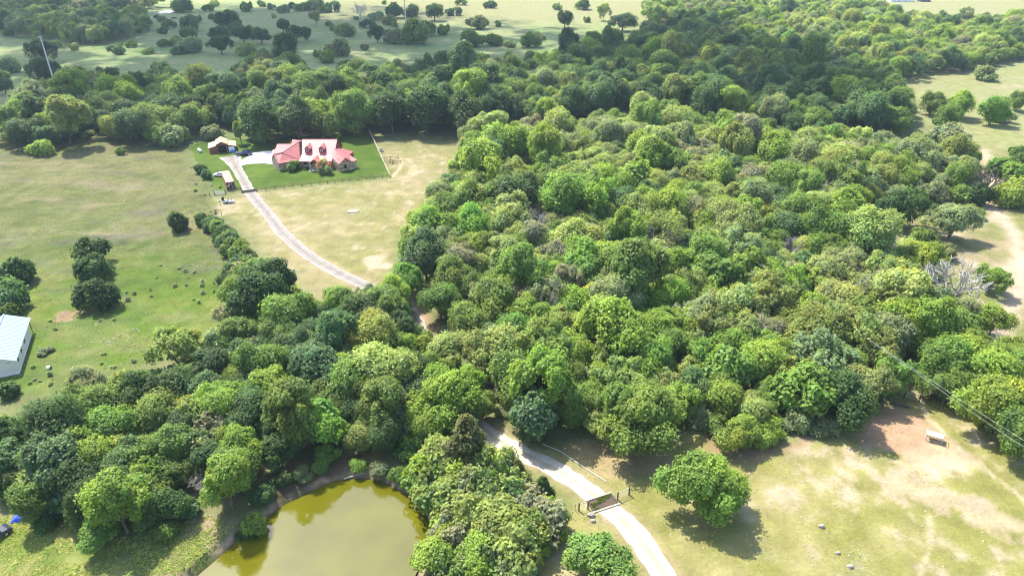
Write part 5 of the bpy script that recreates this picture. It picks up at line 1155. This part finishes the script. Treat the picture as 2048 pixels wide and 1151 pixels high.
def fence(name, pts, label, n_rail, h, mat_p, mat_r, spacing, r_post=.09, r_rail=.05, group=None, cat='fence', box=False):
    P = [Vector(p) for p in pts]; o = empty(name, P[0], label, cat, group=group); base = P[0]; idx = []
    pm = MB().tube((0, 0, -.2), (0, 0, h), r_post, n=6).mesh('post', mat_p); last = None
    for a, b in zip(P, P[1:]):
        n = max(1, round((b - a).length / spacing))
        for i in range(n):
            q0 = a.lerp(b, i / n); q1 = a.lerp(b, (i + 1) / n)
            share('post', pm, o, q0 - base)
            for k in range(n_rail):
                z = h * (k + 1) / (n_rail + .15)
                q = MB(); d = (q1 - q0); 
                if box: q.box((0, 0, z), (d.length - .02, .05, .15), 0)
                else: q.tube((-d.length / 2, 0, z), (d.length / 2, 0, z), r_rail, n=5)
                key = (round(d.length, 2), k)
                rm_ = q.mesh('rail', mat_r) if key not in _rail_cache else _rail_cache[key]; _rail_cache[key] = rm_
                share('rail', rm_, o, (q0 + q1) / 2 - base + Vector((0, -.07, 0)), math.atan2(d.y, d.x))
        last = b
    share('post', pm, o, last - base); _rail_cache.clear(); return o
_rail_cache = {}
fence('rail_fence', [W(513, 382.5), W(640, 368.5), W(700, 362.3), W(780.5, 354.5)], 'brown two-rail fence along the front of the bright lawn', 2, 1.25, M_POSTW, M_POSTW, 2.6, .12, .07, box=True)
fence('rail_fence', [W(780, 354), W(739, 264)], 'pale weathered rail fence down the side of the lawn to the woods', 3, 1.25, M_RAILP, M_RAILP, 2.6, .1, .07, box=True)
fence('plank_pen', [W(766, 320.3), W(796.5, 318)], 'upper plank pen row beside the lawn fence', 2, 1.2, M_POSTW, M_POSTW, 2.3, .11, .08, 'plank pens', 'fence', True)
fence('plank_pen', [W(768.5, 329), W(802, 327)], 'lower plank pen row nearest the curved worn path', 2, 1.2, M_POSTW, M_POSTW, 2.3, .11, .08, 'plank pens', 'fence', True)
rf = empty('bale_ring', W(783, 325.5), 'dark round bale ring between the plank pens', 'bale feeder')
for z in (.3, .9):
    m = MB()
    for i in range(12): a, b = i * math.pi / 6, (i + 1) * math.pi / 6; m.tube((.8 * math.cos(a), .8 * math.sin(a), z), (.8 * math.cos(b), .8 * math.sin(b), z), .05, n=4)
    m.build('hoop', M_DARKST, rf)
for i in range(6): MB().tube((.8 * math.cos(i * 1.047), .8 * math.sin(i * 1.047), 0), (.8 * math.cos(i * 1.047), .8 * math.sin(i * 1.047), .9), .04, n=4).build('upright', M_DARKST, rf)
fence('rail_fence', [W(455, 381.5), W(482, 379.5)], 'dark low rail fence at the container doors', 2, .9, M_POSTD, M_POSTD, 2.2, .09, .06)
fence('rail_fence', [W(452, 387), W(484, 385)], 'brown rail fence linking steel gate panel and lawn cattle grid', 2, 1.1, M_POSTW, M_POSTW, 2.4, .09, .06)
gp = empty('steel_gate_panel', W(429, 390.5), 'pale galvanised mesh gate panel beside the container', 'gate'); g1 = W(451, 388.5) - W(429, 390.5)
fr = MB(); A_ = Vector((0, 0, .15)); B_ = Vector((g1.x, g1.y, .15)); U = Vector((0, 0, 1.2))
for p, q in ((A_, B_), (A_ + U, B_ + U), (A_, A_ + U), (B_, B_ + U), (A_ + U * .5, B_ + U * .5)): fr.tube(p, q, .05, n=5)
fr.build('frame', M_STEEL, gp)
me_ = MB()
for i in range(1, 14): me_.tube(A_.lerp(B_, i / 14), A_.lerp(B_, i / 14) + U, .018, n=4)
for i in range(1, 7): me_.tube(A_ + U * i / 7, B_ + U * i / 7, .018, n=4)
ms = me_.build('wire_mesh', M_STEEL, gp); ms['kind'] = 'stuff'
for t in (0, 1): MB().tube(A_.lerp(B_, t) + Vector((0, 0, -.3)), A_.lerp(B_, t) + Vector((0, 0, 1.4)), .09, n=6).build('post', M_POSTD, gp)
for i, (a, b) in enumerate(((441, 410), (444, 432), (420, 393), (379, 300), (370, 286))):
    MB().tube((0, 0, 0), (0, 0, 1.4), .07, n=5)
    o = MB().tube((0, 0, -.1), (0, 0, 1.4), .08, n=6).build('fence_post', M_POSTD); o.location = W(a, b); tag(o, ['dark fence post standing below the white boat', 'dark post beside the first fence-row bush', 'post at the foot of the steel gate panel', 'post at the lawn corner near the barn', 'post by the stone wall above rough pasture'][i], 'post', 'old wire fence posts')
# old stone and brush wall beside the barn
fence('plank_fence', [W(372, 291), W(395, 288.5), W(414, 285.5)], 'old dark plank fence running from the barn to the rough pasture', 2, 1.3, M_POSTD, M_POSTD, 2.5, .1, .06, box=True)

# cattle grids -----------------------------------------------------------------
def cattle_grid(c, ux, wid, dep_, label, frame, n, rail, grass):
    o = empty('cattle_grid', c, label, 'cattle grid', math.atan2(ux.y, ux.x))
    MB().box((0, 0, .015), (wid, dep_, .02)).build('pit_sheet', M_POSTW if grass else M_DARKST, o)  # flat sheet above the ground; its colour stands for the dark hollow
    for s in (-1, 1): MB().box((0, s * (dep_ / 2 + .07), .09), (wid + .3, .16, .2)).build('kerb_beam', frame, o)
    for s in (-1, 1): MB().tube((s * wid / 2, -dep_ / 2, .14), (s * wid / 2, dep_ / 2, .14), .06, n=5).build('end_beam', M_DARKST, o)
    rm = MB().tube((-wid / 2, 0, .12), (wid / 2, 0, .12), .045, n=5).mesh('rail', rail)
    for i in range(n): share('rail', rm, o, (0, -dep_ / 2 + dep_ * (i + .5) / n, 0))
    if grass:
        r = np.random.default_rng(3); N_ = 1800; x = r.uniform(-wid * .42, wid * .45, N_); y = r.uniform(-dep_ * .45, dep_ * .45, N_); k = fbm(x * .8 + 5, y * .8, 3, 2) > .45; x = x[k]; y = y[k]; n_ = len(x); a = r.uniform(0, 6.28, n_); h = r.uniform(.15, .4, n_)
        p = np.stack([x, y, np.full(n_, .03)], 1); dx = np.stack([np.cos(a) * .09, np.sin(a) * .09, 0 * a], 1); top = p + np.stack([r.normal(size=n_) * .08, r.normal(size=n_) * .08, h], 1)
        col = np.repeat(np.where(r.random((n_, 1)) < .6, np.array([[.12, .22, .02]]), np.array([[.15, .16, .06]])), 3, 0)
        g = bpy.data.objects.new('grass', np_mesh('grass', np.stack([p - dx, p + dx, top], 1).reshape(-1, 3), np.arange(n_ * 3).reshape(n_, 3), M_LEAFG, col)); COL.objects.link(g); g.parent = o; g['kind'] = 'stuff'; g.color = (1, 1, 1, 1)
    return o
def gz(x, y, z=0.0): return W(1140 + x * .0879, 960 + y * .0879, z)
q0, q1, q2, q3 = gz(395, 485), gz(940, 300), gz(1110, 530), gz(490, 735)
cattle_grid((q0 + q1 + q2 + q3) / 4, ((q1 - q0) + (q2 - q3)).normalized(), 4.0, 2.2, 'wide cattle grid with grass growing through it across the near driveway', M_RAILP, 13, M_DARKST, True)
l0, l1 = cz(1185, 748), cz(1530, 703)
cattle_grid((l0 + l1) / 2 + Vector((0, .2, 0)), (l1 - l0).normalized(), 4.6, 1.7, 'dark brown cattle grid across the driveway at the lawn fence', M_POSTD, 8, M_POSTD, False)
# short fences either side of the near grid
def brace(label, a, b, h=1.35):
    o = empty('brace_fence', a, label, 'fence'); d = b - a
    for t in (0, 1): MB().tube(d * t + Vector((0, 0, -.2)), d * t + Vector((0, 0, h + .15)), .11, n=7).build('post', M_POSTD, o)
    MB().tube(Vector((0, 0, h)), d + Vector((0, 0, h)), .05, n=5).build('rail', M_DEADW, o)
    for z in (.3, .55, .8, 1.05): MB().tube(Vector((0, 0, z)), d + Vector((0, 0, z)), .012, n=4).build('wire', M_STEEL, o)
    return o
brace('braced post pair on the paddock side of the near cattle grid', gz(1080, 445), gz(1340, 325)); brace('braced post pair between thicket and near cattle grid', gz(200, 690), gz(405, 650))
brace('braced corner fence under the open-branched tree', W(1808, 795), W(1838, 803)); brace('braced post pair holding the tube gate', W(1854, 781), W(1874, 792))
for i, (a, b, l) in enumerate(((1290, 978, 'thin steel post standing between cattle grid and lone paddock tree'), (1150, 1020, 'leaning grey post in the thicket beside the cattle grid'), (1143, 1035, 'short grey post tangled in the thicket'))):
    o = MB().tube((0, 0, -.1), (.05 * i, 0, 1.3), .045, n=5).build('steel_post', M_STEEL if i else M_DARKST); o.location = W(a, b); tag(o, l, 'post')
for i, (a, b, s, l) in enumerate(((1182, 1031, .55, 'white limestone block beside the near cattle grid'), (1186, 1042, .4, 'smaller white stone beside the limestone block'), (1210, 1085, .4, 'white stone above the bushy driveway tree'), (1643, 1053, .45, 'white stone in the middle of the straw paddock'), (1675, 1106, .35, 'white stone nearest the frame bottom in the paddock'), (1700, 1133, .4, 'white stone beside the bottom paddock stones'))):
    blob('rock', W(a, b), (s * 2, s * 1.5, s), M_ROCK, l, 'rock', 20 + i, 8)
blob('rock_outcrop', W(706, 423), (3.8, 2.2, .35), M_ROCK, 'pale rock outcrop in the straw paddock below the house', 'rock outcrop', 9, 12)
# tube gate and feeder
ga, gb_ = W(1876, 793), W(1922, 822); o = empty('tube_gate', ga, 'silver tubular steel field gate below the bright layered trees', 'gate'); d = gb_ - ga
for k in range(6): MB().tube(Vector((0, 0, .2 + k * .24)), d + Vector((0, 0, .2 + k * .24)), .035, n=5).build('rail', M_STEEL, o)
for t in (0, .5, 1): MB().tube(d * t + Vector((0, 0, .2)), d * t + Vector((0, 0, 1.42)), .04, n=5).build('upright', M_STEEL, o)
MB().tube(d * 1.03 + Vector((0, 0, -.2)), d * 1.03 + Vector((0, 0, 1.6)), .12, n=6).build('gate_post', M_POSTD, o)
fd = empty('cattle_feeder', W(1866, 879), 'grey steel cattle feeder with pale tray on trampled soil', 'feeder', math.radians(-28))
MB().loft([[(-1.2, -.55, .95), (1.2, -.55, .95), (1.2, .55, .95), (-1.2, .55, .95)], [(-1.4, -.85, 1.35), (1.4, -.85, 1.35), (1.4, .85, 1.35), (-1.4, .85, 1.35)]]).build('tray', M_RAILP, fd)
for sx in (-1.35, 1.35):
    for sy in (-.85, .85): MB().tube((sx, sy, 0), (sx, sy, 2.0), .05, n=5).build('leg', M_STEEL, fd)
for z in (.35, 2.0):
    for p, q in (((-1.35, -.85), (1.35, -.85)), ((-1.35, .85), (1.35, .85)), ((-1.35, -.85), (-1.35, .85)), ((1.35, -.85), (1.35, .85))): MB().tube((p[0], p[1], z), (q[0], q[1], z), .045, n=5).build('rail', M_STEEL, fd)
fd.scale = (.85, .85, .85)
lg = MB().tube((0, 0, .25), (2.3, -1.0, .22), .24, .18, 8).build('fallen_log', M_SNAG); lg.location = W(1786, 808); tag(lg, 'dark fallen log in the shade of the braced fence corner', 'log')
lg = MB().tube((0, 0, .15), (3.0, 1.2, .3), .12, .05, 6).tube((1.6, .6, .22), (2.4, 1.6, .5), .06, .02, 5).build('fallen_branch', M_DEADW); lg.location = W(688, 958, -.9); tag(lg, 'pale driftwood branch at the head of the pond', 'branch')
# wires and poles
def wire(name, pts, r_, label, cat='wire', sag=0.0):
    m = MB(); P = []
    for a, b in zip(pts, pts[1:]):
        a, b = Vector(a), Vector(b)
        for i in range(12): t = i / 12; P.append(a.lerp(b, t) - Vector((0, 0, sag * 4 * t * (1 - t))))
    P.append(Vector(pts[-1]))
    for a, b in zip(P, P[1:]): m.tube(a, b, r_, n=4, caps=False)
    return tag(m.build(name, M_WIRE), label, cat)
wire('overhead_wire', [W(1480, 500, 8.5), W(1838, 748, 8.5), W(2048, 893, 8.5), W(2300, 1068, 8.5)], .010, 'lower pale overhead wire crossing in front of the bright layered trees', sag=.2)
wire('overhead_wire', [W(1610, 592, 9), W(1840, 745, 9), W(2048, 880, 9), W(2300, 1042, 9)], .010, 'upper pale overhead wire crossing in front of the bright layered trees', sag=.1)
wire('ground_cable', [W(1085, 887, .2), W(1122, 902, .12), W(1150, 922, .12), W(1212, 962, .15)], .05, 'pale cable lying on the grass beside the white driveway')
def pole(px, py, htop, label, w0=.42, w1=.26):
    o = empty('utility_pole', W(px, py), label, 'utility pole'); MB().tube((0, 0, -.3), (0, 0, htop), w0, w1, 9).build('shaft', M_POLE, o)
    MB().tube((-.9, 0, htop - .8), (.9, 0, htop - .8), .08, n=5).build('arm', M_STEEL, o); MB().tube((-.9, 0, htop - 2.2), (.9, 0, htop - 2.2), .08, n=5).build('arm', M_STEEL, o)
    for x in (-.85, .85):
        for z in (htop - .7, htop - 2.1): MB().tube((x, 0, z), (x, 0, z + .35), .1, .07, 6).build('insulator', M_STEEL, o)
    return o
pole(117, 192, 27.5, 'tall pale steel pole rising from the shaded belt before stacked oaks'); pole(812, 52, 30, 'tall pale steel pole in the far shaded pasture', .5, .32)
o = MB().tube((0, 0, -.2), (0, 0, 5.5), .2, .15, 6).build('wooden_pole', M_POSTW); o.location = W(168, 93); tag(o, 'short wooden pole standing in the shaded pasture', 'pole')
# grazing cattle far off
for i, (a, b) in enumerate(((345.5, 39.5), (351.5, 39.3))):
    o = empty('cow', W(a, b), ['dark cow standing nearer the far bushes', 'dark cow standing beside the other cow on its far-pond side'][i], 'cow', (.6, 1.2)[i], 'cattle in the far pasture'); o.scale = (1.35,) * 3
    bd = MB(); bd.loft([[(x, w * math.cos(a_), zc + h_ * math.sin(a_)) for a_ in [j * math.pi / 4 for j in range(8)]] for x, w, zc, h_ in ((-.85, .12, 1.15, .15), (-.75, .3, 1.08, .3), (-.2, .36, 1.0, .38), (.4, .33, 1.02, .36), (.75, .24, 1.12, .28), (1.0, .15, 1.25, .18), (1.2, .13, 1.3, .16), (1.45, .09, 1.18, .1))])
    for sx in (-.65, .6):
        for sy in (-.2, .2): bd.tube((sx, sy, 1.0), (sx + .03, sy, .5), .11, .075, 6); bd.tube((sx + .03, sy, .5), (sx, sy, 0), .07, .055, 6)
    bd.tube((-.88, 0, 1.2), (-.95, 0, .55), .04, .03, 5); bd.build('body', M_HIDE, o)
# far pond jetty and far buildings
j = empty('pond_jetty', W(214, 21), 'grey jetty hut on the far bank of the far pond', 'jetty'); MB().box((0, 0, .8), (9, 4, .3)).build('deck', M_DEADW, j); MB().box((0, 1, 2.4), (6, 3, .25)).build('roof', M_STEEL, j)
for sx in (-4, 4, 0): MB().tube((sx, -1.6, 0), (sx, -1.6, .8), .15, n=5).build('pile', M_POSTD, j)
for sx in (-2.6, 2.6): MB().tube((sx, 1, .8), (sx, 1, 2.4), .12, n=5).build('post', M_POSTD, j)
fb = empty('farm_building', W(1815, 4), 'long white farm building at the far sunlit clearing', 'building', -.05)
MB().box((-6, 4, 2.2), (24, 9, 4.4)).build('wall', M_WHITE, fb); MB().slab([(-18.6, -1, 4.4), (6.6, -1, 4.4), (6.6, 4, 6), (-18.6, 4, 6)], .2).build('roof', M_STEEL, fb); MB().slab([(-18.6, 4, 6), (6.6, 4, 6), (6.6, 9, 4.4), (-18.6, 9, 4.4)], .2).build('roof', M_STEEL, fb)
for x in (-14, -9, -2): MB().box((x, -.55, 1.5), (1.6, .1, 2.4)).build('door', M_STEEL, fb)
f2 = empty('farm_building', W(1851, 4), 'dark blue farm shed beside the long white farm building', 'building'); MB().box((0, 4, 2.2), (10, 8, 4.4)).build('wall', M_TRUCK, f2); MB().slab([(-5.4, -.6, 4.5), (5.4, -.6, 4.5), (5.4, 8.6, 5.2), (-5.4, 8.6, 5.2)], .2).build('roof', M_WHITE, f2)
car('parked_van', W(1797, 13), .1, 'white van parked among trees before the far white building', M_CARW, 'car', 'van').scale = (1.7, 1.5, 1.7)

# pale stones strewn over the paddocks
def stones():
    r = np.random.default_rng(12); m = MB()
    for pts, n, s0_, s1_ in (([(560, 440), (740, 400), (760, 500), (640, 520)], 80, .06, .22), ([(640, 400), (900, 330), (850, 400), (760, 470)], 40, .06, .2), ([(1500, 930), (1900, 920), (2040, 1060), (2000, 1140), (1400, 1140), (1300, 1100)], 170, .05, .17), ([(200, 655), (280, 650), (280, 690), (150, 700)], 26, .1, .28), ([(1120, 1050), (1230, 1060), (1250, 1100), (1120, 1080)], 25, .06, .15)):
        wp = Wp(pts); P = np.array(wp); c = 0
        while c < n:
            x = r.uniform(P[:, 0].min(), P[:, 0].max()); y = r.uniform(P[:, 1].min(), P[:, 1].max())
            if not pip(wp, x, y): continue
            c += 1; s = r.uniform(s0_, s1_); a0 = r.random() * 3
            m.loft([[(x + q * s * math.cos(a0 + a) * r.uniform(.7, 1.2), y + q * s * math.sin(a0 + a) * r.uniform(.7, 1.2), z * s) for a in (0, 1.05, 2.1, 3.14, 4.2, 5.2)] for q, z in ((1, 0), (.85, .4), (.4, .65))])
    tag(m.build('pale_stones', M_ROCK), 'small pale stones strewn over the paddocks', 'stones', kind='stuff')
stones()

# ------------------------------------------------------------------ drifting clouds whose shade lies over the belt and the far pasture
CL_H = 420.0
def cloud(name, shade_px, n, r0, r1, seed, dens=.2):
    r = np.random.default_rng(seed); wp = Wp(shade_px); P = np.array(wp); off = Vector((SUN.x / SUN.z, SUN.y / SUN.z, 0)) * CL_H
    me = bpy.data.meshes.new('puff'); import bmesh
    bm = bmesh.new(); bmesh.ops.create_icosphere(bm, subdivisions=3, radius=1.0)
    base = np.array([v.co[:] for v in bm.verts]); faces = np.array([[v.index for v in f.verts] for f in bm.faces]); bm.free()
    Vs = []; Fs = []; c = 0; k = 0
    while c < n and k < 20000:
        k += 1
        x = r.uniform(P[:, 0].min(), P[:, 0].max()); y = r.uniform(P[:, 1].min(), P[:, 1].max())
        sd = sdist(wp, np.array([x]), np.array([y]))[0]
        if sd < 0 and r.random() > math.exp(sd / 9.0): continue
        rad = min(r.uniform(r0, r1), max(7.0, abs(sd) * .9 + 5)) if sd > 0 else r.uniform(4, 9)
        v = base * (1 + .22 * np.sin(base[:, [0]] * 5 + c) * np.cos(base[:, [1]] * 4 + 2 * c) + .1 * np.sin(base[:, [2]] * 9 + c)) * np.array((rad, rad, rad * .55)) + np.array((x + off.x, y + off.y, CL_H + r.uniform(0, rad * .8)))
        Vs.append(v); Fs.append(faces + len(base) * c); c += 1
    o = bpy.data.objects.new(name, np_mesh(name, np.concatenate(Vs), np.concatenate(Fs), M_CLOUD, None, smooth_=True)); COL.objects.link(o); tag(o, kind='stuff'); return o
M_CLOUD, n_, l_, b_ = newmat('cloud_vapour')
tr1 = n_.new('ShaderNodeBsdfTranslucent'); tr1.inputs['Color'].default_value = (.95, .95, .95, 1); df = n_.new('ShaderNodeBsdfDiffuse'); df.inputs['Color'].default_value = (.9, .9, .9, 1); tp_ = n_.new('ShaderNodeBsdfTransparent')
m1 = n_.new('ShaderNodeMixShader'); m1.inputs[0].default_value = .5; l_.new(df.outputs[0], m1.inputs[1]); l_.new(tr1.outputs[0], m1.inputs[2])
m2 = n_.new('ShaderNodeMixShader'); m2.inputs[0].default_value = .92; l_.new(m1.outputs[0], m2.inputs[1]); l_.new(tp_.outputs[0], m2.inputs[2]); l_.new(m2.outputs[0], n_['Material Output'].inputs['Surface'])
cloud('cloud', [(-200, 262), (200, 262), (420, 262), (520, 258), (700, 258), (940, 245), (1020, 190), (1120, 195), (1300, 200), (1420, 235), (1560, 245), (1700, 250), (1800, 235), (1790, 170), (1680, 120), (1560, 85), (1440, 70), (1240, 55), (1080, 45), (960, 30), (800, 12), (500, 6), (200, 10), (-200, 20)], 420, 18, 42, 5)

# ------------------------------------------------------------------ summer haze
hzm, n_, l_, b_ = newmat('haze'); n_.remove(b_); pv = n_.new('ShaderNodeVolumePrincipled'); pv.inputs['Color'].default_value = (.66, .82, 1.0, 1); pv.inputs['Density'].default_value = HAZE_DENSITY; pv.inputs['Anisotropy'].default_value = .2
l_.new(pv.outputs[0], n_['Material Output'].inputs['Volume'])
tag(MB().box((0, 1300, (CAM_H + 5 - 4) / 2), (6400, 4000, CAM_H + 5 + 4)).build('haze', hzm), kind='stuff')
